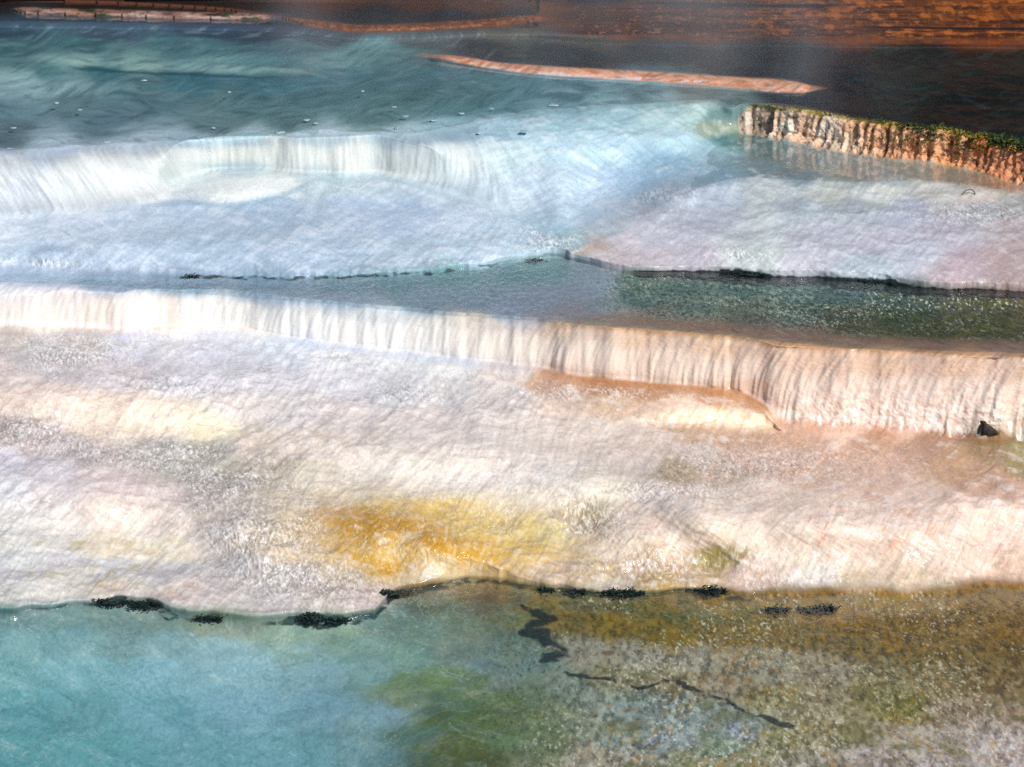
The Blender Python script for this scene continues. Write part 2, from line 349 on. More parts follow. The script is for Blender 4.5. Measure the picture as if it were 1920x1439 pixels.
# ------------------------------------------------------------------ colours judged by eye at image pixels, interpolated between them
def hexlin(h):
    h = h.lstrip('#'); c = np.array([int(h[i:i+2], 16) for i in (0, 2, 4)]) / 255.0
    return np.where(c <= .04045, c / 12.92, ((c + .055) / 1.055) ** 2.4)
CPTS = """
-60 8 2e2226|200 8 33241f|400 12 35251f|640 4 5a3018|800 4 603216|900 10 6a3a1c|700 28 2b272d|850 28 2c282e|960 30 3a2e2c|1050 20 6b3c22|1150 30 86491f|1300 30 8a5836|1500 25 945a36|1700 25 a35c26|1900 20 a8571a|1150 55 74432a|1300 60 7a4a30|1600 55 8c4d26|1880 60 8c4418
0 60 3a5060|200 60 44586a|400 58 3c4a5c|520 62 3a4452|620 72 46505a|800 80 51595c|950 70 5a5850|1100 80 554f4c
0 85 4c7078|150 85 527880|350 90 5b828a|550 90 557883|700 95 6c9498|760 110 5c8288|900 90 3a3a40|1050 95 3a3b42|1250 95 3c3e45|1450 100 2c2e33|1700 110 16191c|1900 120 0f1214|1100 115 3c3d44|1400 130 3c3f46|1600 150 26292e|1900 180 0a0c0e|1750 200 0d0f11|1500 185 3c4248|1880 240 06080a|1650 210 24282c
40 115 638a8e|130 118 8fb3b2|250 122 93b5b1|380 125 86acaf|480 130 6f9aa0|100 135 5f8c92|200 140 467882|350 150 427280|500 145 467684|620 115 7ba3a8|600 150 4a7986|750 150 44717c|40 155 9dbcc0|140 160 86a5ab|240 160 5d8088|0 175 8fa9b0
0 200 64808c|150 195 647c85|300 190 58767e|450 195 537377|600 190 4b7278|750 185 4a7476|900 185 4e7a80|1050 175 5a808c|1200 170 74949c|1300 175 82908f
0 250 5c6f7a|200 230 607783|400 230 637a80|550 225 5a777c|700 215 57777c|850 205 5a8288|950 205 6a929c|1050 200 83aab4|1150 195 90b8bf|1250 190 98bcc0
-60 290 b8c6d6|100 285 bccbd8|250 275 bccad6|350 270 aec3cf|450 265 b4c8d0|600 258 b5c9cf|750 255 b3c8d0|850 240 a4c2cd|950 235 a6c5d0|1050 230 abccd5|1150 225 acced6|1250 215 b8d6d6|1310 210 bcd6d2
0 320 dfe4e6|150 320 e4e8e6|250 310 e4e8e4|350 290 e8ece6|450 285 ecefe6|550 290 eef0e8|650 295 f0f1e8|750 300 e2e9e4|850 300 d4e2e4|950 290 c6dade|1050 280 bcd6df|1150 270 b4d0db|1280 260 b4d2da|1330 285 a6c8d4|1250 300 98bacb
0 370 e0e6ec|120 370 dfe6ea|200 350 e2e7e8|280 360 e4e8e8|450 315 c4d3d6|380 340 d0dcdc|450 350 dfe5e2|520 345 d8e0de|600 340 b2c8ce|700 350 b4c9d2|850 360 c8dae2|950 370 d0e0e8|1030 350 c6d9e4|1130 340 b6ccdc|1200 330 a2bfd2
0 430 d4e0ec|120 430 c6d6e4|250 400 b8cada|350 395 adc2d4|500 390 a6bdd0|650 390 abc0d4|750 400 abc1d6|850 410 bccfdf|950 430 b0c7d6|1030 430 a8c2ce|1060 445 a4c2c8|1100 400 b4c8d6|1150 425 bcc8d0
0 480 a8bccc|100 480 a4b9cc|250 480 b0c4d6|400 480 b0c6d8|600 480 b3c8da|750 480 b6cbd9|900 480 b4cada|1000 465 acc6d0|1110 460 ceb8a8|1180 450 ccc4c8|1250 440 c6c6d0|1150 480 c4b6b4
1350 215 6c8a88|1350 240 8f9c8a|1380 265 3c7478|1430 280 5c8888|1500 300 84989a|1600 310 97a39c|1700 315 9ca598|1800 325 a09a86|1870 345 b08a6c|1420 310 8caab4|1330 320 93b2c4|1500 330 889ea8|1650 335 96a4a8
1450 355 b6bfbe|1550 360 bcc2b8|1650 360 c2c6bc|1750 360 c8c8bc|1850 365 c4b8a8|1910 380 a8a8a0|1500 390 acb9c0|1600 385 a8b4ba|1700 390 b4bac8|1850 400 b2b6b8|1250 370 a8b6c4|1350 370 acbac8|1250 400 b0b4be|1350 410 b6bac6|1450 400 c0cac8|1400 440 c4cccc|1420 475 c6d0cc|1550 440 bcbec8|1650 450 bcbac6|1700 480 c2c6d0|1640 500 b4c2ca|1800 430 bab4be|1900 430 b8a8a8|1900 480 bea4a0|1800 500 bfa8ac|1300 480 c2bcc4|1250 480 c6bcc0|1500 490 bcbcc6|1900 520 b69c98
0 515 b8c6dc|100 520 b8c8dc|200 528 9fb2c6|350 530 94aabf|500 535 8ca7ba|650 535 87a5b3|750 530 7fa3ad|850 520 7aa1a6|950 510 789da2|1030 500 7da3a6|1080 500 96a8b4|1120 520 9cacbc
500 555 a6b8cc|650 565 a4b6ca|800 560 92a9bb|900 560 92a7b8|1000 560 98a6b8|1100 550 9aa7b8|950 585 a2b0c4|1080 585 a09da8|1150 600 a8948c|1120 575 8f99a0
1200 530 6a8078|1300 540 57706c|1400 545 4c6a66|1500 550 4a6865|1600 555 4c6465|1700 565 4a5c54|1850 570 53533c|1920 580 5c5238|1200 560 56706e|1300 570 6a7a74|1400 580 6a7266|1500 590 52625a|1600 590 464e3c|1700 600 3e4830|1850 610 444a30|1250 590 7a7870|1400 602 6e665c|1600 620 585038|1750 632 3c4026|1900 635 4a4a3c
1200 612 a08474|1300 617 96806e|1400 622 92786c|1500 632 8c7266|1600 640 8e7468|1750 648 8a7064|1900 655 8c7a80|1100 608 a8948a|1000 600 a8a6b2
0 550 e4e4e8|100 555 ecE6e4|0 590 f4ebe2|100 595 f6ece2|200 590 f6e9dd|300 590 f6e8dc|380 590 f5ece6|450 590 f4f0ea|550 605 f2f2ee|650 620 f4f3ee|720 630 f3f2ee|800 630 efece4|900 640 eee4d8|1000 650 eedfcf|1100 665 ecd8c4|1200 680 eed8c4|1300 690 eed6c0|1400 700 ecd2bc|1500 740 e8ccb6|1600 740 eed3bf|1700 750 efd6c6|1800 750 f0d8c8|1900 750 f0d8c6
700 590 d6dde4|900 605 dccfc4|1050 618 d6b898|1200 630 dcb48c|1350 645 e0b488|1500 660 dcae84|1650 668 dfb087|1800 674 dcab84|1920 680 dcae8a
1500 790 dcb8a0|1700 800 ecccb8|1600 800 e8c8b4|1400 725 d8a880
0 635 b4acaa|80 660 b2b0b8|150 640 b4b0b4|250 650 bcc2d6|400 650 c2cade|550 655 c0cde0|650 670 c4ccda|750 680 c4ccd8|850 690 c4c8d2|950 700 c8c2c2|1050 715 bc9070|1130 725 a8754a|1230 735 b08058|1330 742 b48256|1420 755 b88a62
0 700 c6b8b8|100 690 bab4bc|200 700 c4bec8|350 700 c8c8d8|500 710 c6c8d6|650 720 c4c6d4|750 735 b8bcc8|850 735 c0bfc6|950 745 c2bcbe|1050 750 c2aea2|1150 760 c4a890|1300 780 e8cab0|1400 780 ecd2b8|1250 760 dcc0aa
0 760 cebcb2|100 760 d8c6bc|200 770 dcccc0|300 790 e0d2c4|400 800 e0d8bc|450 770 cfc8c8|200 810 d4c4b6|550 770 c8c4c8|650 790 cac2c4|800 790 ccc4c6|900 800 ccc4c4|1000 800 d0c6c2|1100 800 d0c4be|1200 820 ccbcb4|1300 815 b49478|1400 825 b8957c|1500 820 c49a80|1650 825 b88c70|1750 830 a8826a|1850 838 8a7048|1920 845 8c8450
0 800 a89c9c|50 830 b4a8aa|150 850 b0a8ac|300 850 aeaaa8|400 850 a8a49c|350 880 a8a49c|450 890 aaa494|500 850 ccbcb0|600 840 d0c2b8|700 830 d2c8c2|850 840 d6cac4|1000 860 d4c8c2|1100 840 cec0b8|1200 870 c8bab4|700 870 d8cec4|850 890 dccdbf|950 890 dccdc0|1050 880 d4c8c0
1300 850 c0b0a8|1400 850 c8a898|1500 860 c8a898|1650 870 c8a48e|1800 870 b8906c|1920 870 8c8048|1260 880 a08858|1350 880 b8a08c|1500 890 c0a08c|1650 900 c8a898|1850 895 b48c70|1900 920 c4a090
0 860 c8c8dc|100 880 cac6d4|200 900 ccbcc0|300 920 c8b8b8|0 920 ccd0dc|100 940 d0cad0|200 960 d2c2bc|300 980 d4c6c0|0 970 ccd0d4|100 1000 c8c8c8|200 1020 cec4b4|300 1030 d4ccbc|0 1030 bcc4c8|100 1060 b8bcc4|200 1070 b4bac4|0 1080 b8bec8|300 1070 b4b6be|100 1100 c4c2c0|200 1100 c0b8b0|350 1110 bcaea8|0 1110 b8bcbc
400 930 aea4a0|450 970 b4a89e|400 1000 b0a8a8|480 1010 bcae9c|550 1030 c0ae94|450 1060 aca8ac|550 1080 aca8a8|600 1000 c2a880|400 1110 b8b0b4|500 1120 b4b0b4|600 1110 b4aaa4|680 1120 bcaeac|640 1070 bcb09c
520 880 b0a48c|600 900 ccc0a4|560 930 c4b498|650 920 d0c4a4|750 900 d8ccb8|850 885 dacdb8|720 940 ccb880|650 970 c49440|700 980 cc9c34|760 960 d0b068|850 950 d2bc84|950 940 d8ccb4|1050 930 d8ccb8|1130 910 d8d0b4|780 990 c8962c|700 1020 ccb078|660 1050 bc9428|730 1060 c0a050|800 1020 c89830|870 1040 c89c3c|900 990 d0b468|980 1000 ccb46c|1040 1000 c4b880|1000 1040 c4a868|850 1065 ccba94|950 1070 b8a078|780 1080 b4a890
1100 960 b0a078|1100 1000 c0ac90|1150 1020 d2c2b4|1200 980 cfbcb0|1250 930 ccbab4|1280 1010 d6c4b8|1200 1060 c4ac90|1130 1070 b8a078|1050 1070 b4a08c|1250 1040 c4ab90|1330 1050 908038|1300 1080 b89c78|1400 1080 c8b0a4|1230 1085 a88c50|1150 1090 b0a898
1350 940 d4c4b8|1450 920 d6c2b6|1550 940 d6c0b4|1700 930 d4bcb0|1850 950 e4cabc|1400 990 dac6b8|1500 1000 d4c0b4|1600 1010 dcc6bc|1750 1000 d8c0b4|1900 1000 dcc0b4|1500 1050 ccbcb0|1540 1075 d2ccc8|1650 1060 ccb8a8|1800 1050 d2baac|1900 1060 cdb09c|1700 1085 c4b096|1600 1088 b8a890
0 1155 5c7c7a|100 1160 6a8f8c|200 1160 688a84|300 1160 6c8c82|400 1170 7c8c72|450 1180 84907c|520 1190 88a088|600 1180 7f9a86|650 1190 78967e|720 1160 688070|800 1130 5c6850|900 1110 6b5430|800 1105 6a4c1c|900 1135 70684c|980 1120 706c50
0 1200 6c9ea0|120 1200 6ea0a4|220 1210 6a9494|320 1210 78a0a4|420 1220 82aab0|560 1220 80a69f|680 1210 78a08e|780 1180 6c8a76|850 1170 748468|950 1160 747c58|1000 1140 7c7038|1080 1160 7a6a30|1150 1170 84702c|1250 1190 7c7036|1100 1130 747054|1200 1130 6a6c48|1300 1160 62643a|1280 1130 5c5c34|1400 1150 6c683c|1450 1130 806c3c|1350 1125 8a7448|1550 1120 806834|1650 1130 84703c|1750 1130 887448|1850 1120 80683a|1920 1120 866c40|1600 1170 7c6028|1700 1170 7c6430|1800 1170 7c6438|1920 1180 7e602c|1400 1190 84744a|1500 1190 7c6c44|1600 1210 7c6e4c|1750 1210 7c6a42|1900 1230 7c6434
0 1260 5f9ca0|150 1260 66a2aa|300 1260 70a6b0|450 1260 78aab4|600 1260 7aaab2|700 1260 78a8a4|760 1240 74a08c|0 1320 529aa0|150 1330 56989e|300 1330 64a2ac|450 1330 6ea4b2|600 1330 72a6b4|720 1340 78a6ae|0 1400 4c989c|200 1420 509a9e|400 1420 5a9ca4|550 1420 60a0a8|700 1420 6e9ea2|0 1480 4c989c|400 1500 569a9e
850 1220 70887a|950 1210 6c8078|900 1240 6c8888|1000 1250 708c8e|760 1280 6f8c58|820 1270 6f8c50|880 1280 6e8660|950 1280 7c9090|760 1310 86986a|850 1320 607c50|950 1310 6a8050|1000 1300 7c9080|820 1350 5c7440|900 1350 5c7038|780 1380 5e7c60|850 1400 5c6828|950 1390 607448|980 1350 6c7c54|900 1440 5a6030|800 1440 586838|1050 1330 788470|1000 1400 6c7854|1000 1440 7c805c|750 1440 648c88
1050 1280 8a9a98|1100 1230 9c9c98|1200 1230 a4a29c|1300 1240 a09e98|1400 1240 a49e90|1150 1270 8c8870|1250 1270 98907c|1350 1280 9c9284|1450 1260 a09c94|1550 1250 a0988c|1650 1270 908868|1550 1290 988c78|1450 1310 948c68|1650 1300 8c8454|1700 1330 80783c|1750 1280 8c8060|1850 1270 846c44|1920 1290 907858|1800 1330 988470|1920 1330 ac9488
1100 1320 84908c|1200 1330 88989a|1300 1330 88989a|1380 1370 8898a0|1150 1380 848e80|1250 1390 8a9898|1350 1400 84947c|1450 1390 8c8a60|1550 1370 948a64|1600 1350 9c9070|1700 1380 a89c88|1800 1390 b0a498|1900 1400 b8a8a0|1100 1430 a09884|1200 1430 909080|1300 1430 8c9070|1400 1430 94906c|1500 1430 98907c|1650 1430 a89c90|1800 1430 b4a8a0|1950 1440 b8aaa4
""".strip().replace('\n', '|').split('|')
cp = [c.split() for c in CPTS if c.strip()]
cu = np.array([float(c[0]) for c in cp]); cv = np.array([float(c[1]) for c in cp]); cc = np.array([hexlin(c[2]) for c in cp])
gs = 6
lu = np.arange(-120, 2041, gs * 1.5); lv = np.arange(-60, 1560, gs)
LU, LVv = np.meshgrid(lu, lv)
num = np.zeros(LU.shape + (3,)); den = np.zeros(LU.shape)
near = np.full(LU.shape, 1e9)
for a, b, c in zip(cu, cv, cc):
    d2 = ((LU - a) / 2.1) ** 2 + ((LVv - b) * (1.0 if b > 130 else 1.6)) ** 2
    w = 1 / (d2 + 45) ** 2.8
    num += w[..., None] * c; den += w
LC = num / den[..., None]
def sample(LC, u, v):
    x = np.clip((u - lu[0]) / (lu[1] - lu[0]), 0, len(lu) - 1.001); y = np.clip((v - lv[0]) / (lv[1] - lv[0]), 0, len(lv) - 1.001)
    xi = x.astype(int); yi = y.astype(int); fx = (x - xi)[..., None]; fy = (y - yi)[..., None]
    return (LC[yi, xi] * (1 - fx) + LC[yi, xi+1] * fx) * (1 - fy) + (LC[yi+1, xi] * (1 - fx) + LC[yi+1, xi+1] * fx) * fy
w_u = (fbm(X * 2.2, Y * 1.4, 4, 61) - .5) * 48 + L2 * 2
w_v = (fbm(X * 2.2, Y * 1.4, 4, 67) - .5) * 13 + L2 * .4
keep = 1 - .85 * np.clip(fall3 + ss(10, 5, np.abs(V - cF1)) * ss(320, 360, U) * ss(980, 900, U) + moss + rm * ss(-1, 0, mid) * ss(2, 1, mid) + ss(14, 4, np.abs(V - cSH)) + ss(16, 6, np.abs(V - cC3)) + ss(14, 5, np.abs(V - cF3)) + ss(16, 6, np.abs(V - cS0)) + ss(100, 60, V), 0, 1)
COL = sample(LC, U + w_u * keep, V + w_v * keep)

def mix(c, m, amt=1.0):
    global COL
    m = np.clip(m * amt, 0, 1)[..., None]
    COL = COL * (1 - m) + hexlin(c) * m
def mul(f):
    global COL
    COL = COL * np.asarray(f)[..., None]
# water level masks by zone (used for wetness too)
mixf = mix
# orange rim
rface = rm * ss(-.35, .0, mid) * ss(1.25, .85, mid)
mix('e4ac8c', rface); mix('c9835c', rface * ss(0, 1.2, L2)); mix('d8c4c0', rface * ss(.56, .66, fbm(U / 14, V / 5, 2, 71)) * ss(.4, .7, mid)); mix('a8694a', rface * ss(-.2, -1.6, L1), .5)
# mossy wall
mf = moss
mix('e0b898', mf, .9)
mix('cf9a70', mf * ss(.45, .65, fbm(U / 60, V / 30, 2, 73)) * ss(1500, 1900, U))
mix('e8dccb', mf * ss(.45, .65, fbm(U / 40, V / 30, 2, 79)) * ss(1750, 1480, U))
mix('6a4430', mf * ss(.1, -1.4, L3 + .5 * L2), .8)  # shading between the ribs, painted dark brown
mix('8a6a20', mf * ss(.56, .7, fbm(U / 25, V / 40, 3, 83)) * ss(-.2, -1.2, L3), .9)
mix('d8c8b6', mf * ss(1500, 1410, U) * (.5 + .5 * ss(-.6, .8, L2 + L3)), .75)
mix('a85c30', mf * ss(.42, .62, fbm(U / 22, V / 40, 3, 88)) * ss(1560, 1800, U), .55)
mix('b0602c', mf * ss(.55, .68, fbm(U / 50, V / 60, 3, 89)) * ss(1780, 1900, U), .6)
mix('3c2e22', mf * ss(.56, .7, fbm(X*40, Z*26, 3, 84)), .75)
mix('8c8430', mf * ss(10, 2, V - cC1 + 8 * (fbm(U / 12, V / 10, 2, 85) - .5)), .9)
COL = COL * (1 + (moss * ss(1480, 1700, U))[..., None] * np.array([.06, -.12, -.28])) * (1 + (moss * .12)[..., None])
# falls
mixc = fall3 * ss(900, 1150, U)
mix('d8a478', mixc * ss(30, 6, V - cC3 + L2 * 5) , .4)
mix('c9906c', fall3 * ss(700, 1300, U) * ss(.6, 2.2, -L3) , .3)  # part of the fold shading sits in the colour: grooves browner
mix('d9b48c', fall3 * ss(700, 100, U) * ss(.8, 2.0, -L3) , .35)
mix('c89070', fall3 * ss(1400, 1550, U) * ss(.53, .66, fbm(X * 30, Z * 22, 2, 91)) , .55)
mix('fbf4ee', fall3 * ss(1380, 1560, U) * ss(.55, .7, fbm(X * 26, Z * 24, 3, 93)) * ss(.3, .8, (V - cC3) / (cF3 - cC3)), .8)
mix('d08050', np.exp(-((U - 1665) / 8) ** 2 - ((V - 800) / 9) ** 2), .7)
foot3 = ss(7, 1, np.abs(V - cF3 - 1 + L1))
mix('b9825a', foot3 * ss(950, 1150, U) * (.5 + .5 * ss(1480, 1400, U)), .6)
mix('d8c6b0', foot3 * ss(700, 400, U), .4)
mix('060504', cav * 3); mix('2a2018', cav2)  # darkness inside the hollow painted black over a shallow dent
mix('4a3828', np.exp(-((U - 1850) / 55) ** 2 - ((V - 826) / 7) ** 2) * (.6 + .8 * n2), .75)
shoal = band(cC3 - 26, cC3 + 4, 9, 5) * ss(1050, 1250, U)
mix('b08e7a', shoal * (.75 + .1 * L2), .8)
mix('e0b080', band(cC3 - 6, cC3 + 10, 5, 6) * ss(950, 1200, U) * (.7 + .25 * L1), .6)
# dark hairlines on the flat above the lip
hair = band(cC3 - 26, cC3 + 6, 10, 6) * ss(800, 1300, U)
mix('50302a', hair * ss(1.2, 2.4, L1), .55)
mix('c08868', hair * ss(1.0, 2.2, -L1), .4)
# grain
st = 1 + .035 * L1 + .03 * L2
grain_amt = np.ones((NV, NU))
gentle = np.clip(slopeB + shelfR + apron, 0, 1) * (1 - ss(.35, .6, slope))
wet_ = np.clip(under1 + ss(0, 8, V - cS0) + band(cSH + 3, cC3 - 20, 5, 12), 0, 1)
f5 = (fbm(X * 55, Y * 26 + Z * 40, 3, 201, .7) - .5) * 4
f6 = (fbm(X * 26 + Y * 6, Y * 20 - X * 5, 3, 203, .65) - .5) * 4
mul(np.clip(1 + (.05 * L1 + .045 * L2) * (1 - .6 * gentle) * (1 - .85 * wet_ * (1 - .8 * under1)) + .10 * n1 * gentle + f5 * (.05 + .04 * wet_ * ss(1150, 1200, V)) + f6 * (.03 + .05 * CR), .35, 1.7))
lum = (COL @ np.array([.3, .59, .11]))[..., None]
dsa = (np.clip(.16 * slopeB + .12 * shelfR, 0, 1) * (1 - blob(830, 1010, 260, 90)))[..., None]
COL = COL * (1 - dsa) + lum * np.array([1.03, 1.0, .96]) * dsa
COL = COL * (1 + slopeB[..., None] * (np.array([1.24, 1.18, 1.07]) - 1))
COL = COL * (1 + (shelfR * .06)[..., None])
COL = COL * (1 - (fall1 * .08)[..., None]) * (1 - fall3[..., None] * .09)
rip = fbm(X * 5.5, Y * 9 + Z * 14, 4, 171)
tone = np.clip(L5 * .5 + L4 * .5 + L2 * .4 + n1 * 2, -1.6, 1.6)  # ripple shading put into the colour: crests lightened, troughs darkened
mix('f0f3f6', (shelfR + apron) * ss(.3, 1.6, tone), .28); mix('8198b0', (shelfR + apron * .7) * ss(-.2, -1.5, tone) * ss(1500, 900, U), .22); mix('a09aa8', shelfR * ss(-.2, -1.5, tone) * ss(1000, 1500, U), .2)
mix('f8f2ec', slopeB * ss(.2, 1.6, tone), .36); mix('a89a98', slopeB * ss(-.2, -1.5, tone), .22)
mix('86807c', CR * (slopeB + shelfR) * ss(.3, -.5, sq), .30); mix('fdfaf4', CR * (slopeB + shelfR) * ss(.22, .55, sq), .5)  # white squiggles are sun glitter painted into the colour
spk = fbm(X * 62 + wq, Y * 28, 2, 261, .8)
mix('ffffff', np.clip(CR * 1.1, 0, 1) * (slopeB + shelfR) * ss(.66, .78, spk), .8); mix('6a625e', np.clip(CR, 0, 1) * (slopeB + shelfR) * ss(.34, .22, spk), .4)  # white dots: painted sun glints on the crinkled film
fl1 = band(cC1 + 14, cF1, 10, 3) * ss(330, 370, U) * ss(960, 860, U)
mix('eef0ea', fl1 * ss(.2, .5, slope), .35)
mix('a9c0c8', blob(430, 312, 85, 7, 2) * ss(330, 350, U), .6); mix('eef0ea', blob(465, 350, 95, 17, -6, 2), .7)  # bluish shadow on the plateau and bright lobe painted to bring out the bulge
lobe = along([(-700,385),(250,382),(345,375),(420,379),(480,374),(540,356),(600,333),(2600,333)])
mix('8fabba', ss(255, 300, U) * ss(620, 560, U) * ss(9, 1, np.abs(V - lobe - 6)), .6)  # shade line painted beneath the lobe
mix('9db6c2', ss(560, 600, U) * ss(960, 880, U) * ss(9, 1, np.abs(V - cF1 - 8)), .5)
mix('eef1ea', ss(60, 140, U) * ss(400, 330, U) * band(cC1 + 14, cF1 - 5, 10, 14), .4)
COL = COL * (1 - (fall1 * .20)[..., None] * np.array([1.05, 1., .95]) * (1 - .35 * ss(.4, 1.6, L3 + L2 * .4))[..., None])
fs3 = fall3 * ss(.3, .6, slope)
mix('f4ebe2', fs3, .38)
ell = ss(1.25, .8, ((U - 820) / 235) ** 2 + ((V - 1010) / 75) ** 2 + n1 * .8)
out_ = np.clip(slopeB * (1 - ell) * blob(850, 905, 430, 62), 0, 1)[..., None] * .75
lm = (COL @ np.array([.3, .59, .11]))[..., None]
COL = COL * (1 - out_) + lm * np.array([1.07, 1.0, .93]) * out_
# pale submerged ridge of the upper pool and the dark drop in front of it
rg1 = along([(-700,108),(40,108),(120,115),(250,124),(400,130),(520,134),(700,140),(2600,140)])
rmask = ss(20, 130, U) * ss(700, 480, U)
mix('b4d0c8', rmask * ss(11, 2, np.abs(V - rg1 + 1 + L2)) * (.55 + .25 * L2 + .5 * n1), .8)
mix('1d4a5c', ss(110, 180, U) * ss(560, 420, U) * ss(4.5, 1, np.abs(V - rg1 - 12)), .75)
mix('c8dce2', under1 * (blob(20, 165, 170, 14) + blob(1180, 185, 220, 12, 3)) * ss(-.3, 1.4, L2 + L1 * .5), .55)
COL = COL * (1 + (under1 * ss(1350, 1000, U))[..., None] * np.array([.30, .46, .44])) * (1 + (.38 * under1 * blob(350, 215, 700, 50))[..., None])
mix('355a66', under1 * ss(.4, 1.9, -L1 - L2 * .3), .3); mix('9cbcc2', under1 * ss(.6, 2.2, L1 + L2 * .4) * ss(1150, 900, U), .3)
# algae yellow / green streaks of the mound
yel = blob(820, 1008, 200, 66, 5) + .2 * blob(850, 940, 200, 26, 5)
mix('d8bc78', yel, .3)
mix('cc9c1c', yel * ss(.46, .60, fbm(X * 3.2, Y * 5, 4, 101)) * ss(-.6, .9, f5 + f6 * .7 + L4 * .5), .85)
mix('c08a08', (blob(690, 985, 70, 42) + blob(830, 1025, 90, 26, 25) + blob(730, 1068, 50, 16)) * ss(-.9, .4, f6 + f5 * .6 + L2 * .3), .9)
mix('d2c070', blob(820, 960, 230, 26) * ss(.1, 1., f6) , .35)
mix('d9c8a8', yel * ss(.52, .62, fbm(X * 4, Y * 4, 4, 103)) * ss(0, 1.6, -L2), .7)
wisp = blob(150, 1050, 260, 60, 0) + .2 * blob(1100, 920, 120, 30, 0) + .5*blob(350,815,120,14)
mix('b09848', wisp * ss(.52, .66, fbm(X * 1.6, Y * 7, 4, 105)) * ss(-.5, 1.2, L2), .55)
mix('eee4d8', blob(170, 1030, 240, 90) * ss(.54, .66, fbm(X * 1.3, Y * 8, 4, 107)), .6)
# pink-orange veins
mix('c88058', (blob(1600, 990, 330, 90) + blob(1500, 870, 300, 40)) * ss(.55, .66, fbm(X * 6, Y * 7, 4, 109)) * ss(.2, 1.6, L1 + L2 * .5), .55)
# dark veins between the overlapping sheets
vein = np.abs(fbm(X * 1.8 + n2 * .3, Y * 3.2, 4, 111) - .5)
mix('8e7a78', slopeB * ss(.012, .0, vein), .35)
# gravelly algae bed of the middle pool
bed3 = band(cSH + 6, cC3 - 28, 6, 8) * ss(1080, 1180, U + 40 * (fbm(X * 3, Y * 5, 3, 113) - .5) * 2)
g1 = fbm(X * 50, Y * 20, 3, 115)
mix('a9aa96', bed3 * ss(.55, .75, g1) * ss(.42, .6, fbm(X*2,Y*3,3,116)), .65); mix('1c2418', bed3 * ss(.50, .30, g1), .6)
mix('6c6c1e', bed3 * ss(.5, .68, fbm(X * 14, Y * 9, 4, 117, .65)) * ss(1450, 1800, U), .4)
bed3l = band(cSH + 4, cC3 - 14, 6, 10) * ss(1140, 900, U)
mul(1 + bed3l * (g1 - .5) * .4)
mix('eceade', bed3 * ss(.66, .78, fbm(X * 62, Y * 27, 2, 251, .8)) * ss(.38, .6, fbm(X*1.5,Y*2.4,3,252)), .8); mix('0c1412', bed3 * ss(.36, .24, fbm(X * 62, Y * 27, 2, 253, .8)), .55)  # pale specks paint the water's sun sparkle onto the bed
COL = COL * (1 + bed3[..., None] * np.array([.30, .42, .30]))
# gravelly bed of the front pool
bed0 = ss(2, 14, V - cS0)
g2 = fbm(X * 34, Y * 15, 3, 121); g3 = fbm(X * 3, Y * 2.6, 4, 123)
right = ss(780, 1150, U + (V - 1250) * -.2)
mul(1 + bed0 * right * (g2 - .5) * 1.1)
sk = fbm(X * 60, Y * 26, 2, 241, .8)
mix('e6e2d4', bed0 * ss(850, 1150, U) * ss(.66, .76, sk) * ss(.4, .6, fbm(X * 2.5, Y * 2, 3, 243)), .7); mix('1c1c10', bed0 * ss(750, 1000, U) * ss(.34, .22, sk), .5)  # pale specks are sun glints painted on, not gravel
mix('b8860c', bed0 * ss(950, 1200, U) * ss(.60, .72, fbm(X * 50, Y * 22, 2, 245, .8)) * ss(.42, .6, fbm(X * 2, Y * 2.4, 3, 247)), .55)
mix('d0d0c6', bed0 * ss(1000, 1150, U) * ss(.58, .72, g2) * ss(1200, 1300, V), .25)
COL = COL * (1 - (bed0 * ss(800, 1000, U))[..., None] * np.array([.06, .08, .26]) * ss(1420, 1280, V)[..., None])
COL = COL * (1 + (bed0 * ss(850, 1100, U) * (.10 + .22 * ss(1250, 1400, V)))[..., None])
mix('a07818', bed0 * right * ss(.56, .66, fbm(X * 12, Y * 8, 3, 125)) * ss(1280, 1160, V), .4)
mix('2f3420', bed0 * right * ss(.46, .34, g2) * ss(.3,.6,g3), .35)
mix('6e6c1c', bed0 * ss(1050, 1200, U) * ss(.52, .72, fbm(X * 5, Y * 5, 5, 127, .65)) * ss(1250, 1320, V), .5)
dp_, dq_ = (X - Y) * .7 + n1, (X + Y) * .7
dg = (fbm(dp_ * 5 + n1 * 2, dq_ * 11 + n1 * 3, 5, 271, .65) - .5) * 4; dg2 = (fbm(dp_ * 26 + n1 * 6, dq_ * 48 + n1 * 8, 3, 273, .65) - .5) * 4
mix('7c9a6a', bed0 * blob(860, 1300, 230, 110) * ss(.3, 1.6, -dg + dg2 * .6), .5); mix('38441a', bed0 * blob(880, 1350, 210, 100) * ss(.4, 1.6, dg2 - dg * .5), .6)
mix('4c5a14', bed0 * blob(880, 1360, 190, 90) * ss(.44, .62, fbm(X * 3.4, Y * 3.4, 5, 131, .6)), .6)
mix('aeb88c', bed0 * blob(880, 1320, 220, 120) * ss(.52, .72, fbm(X * 6, Y * 6, 5, 133, .65)) , .4)
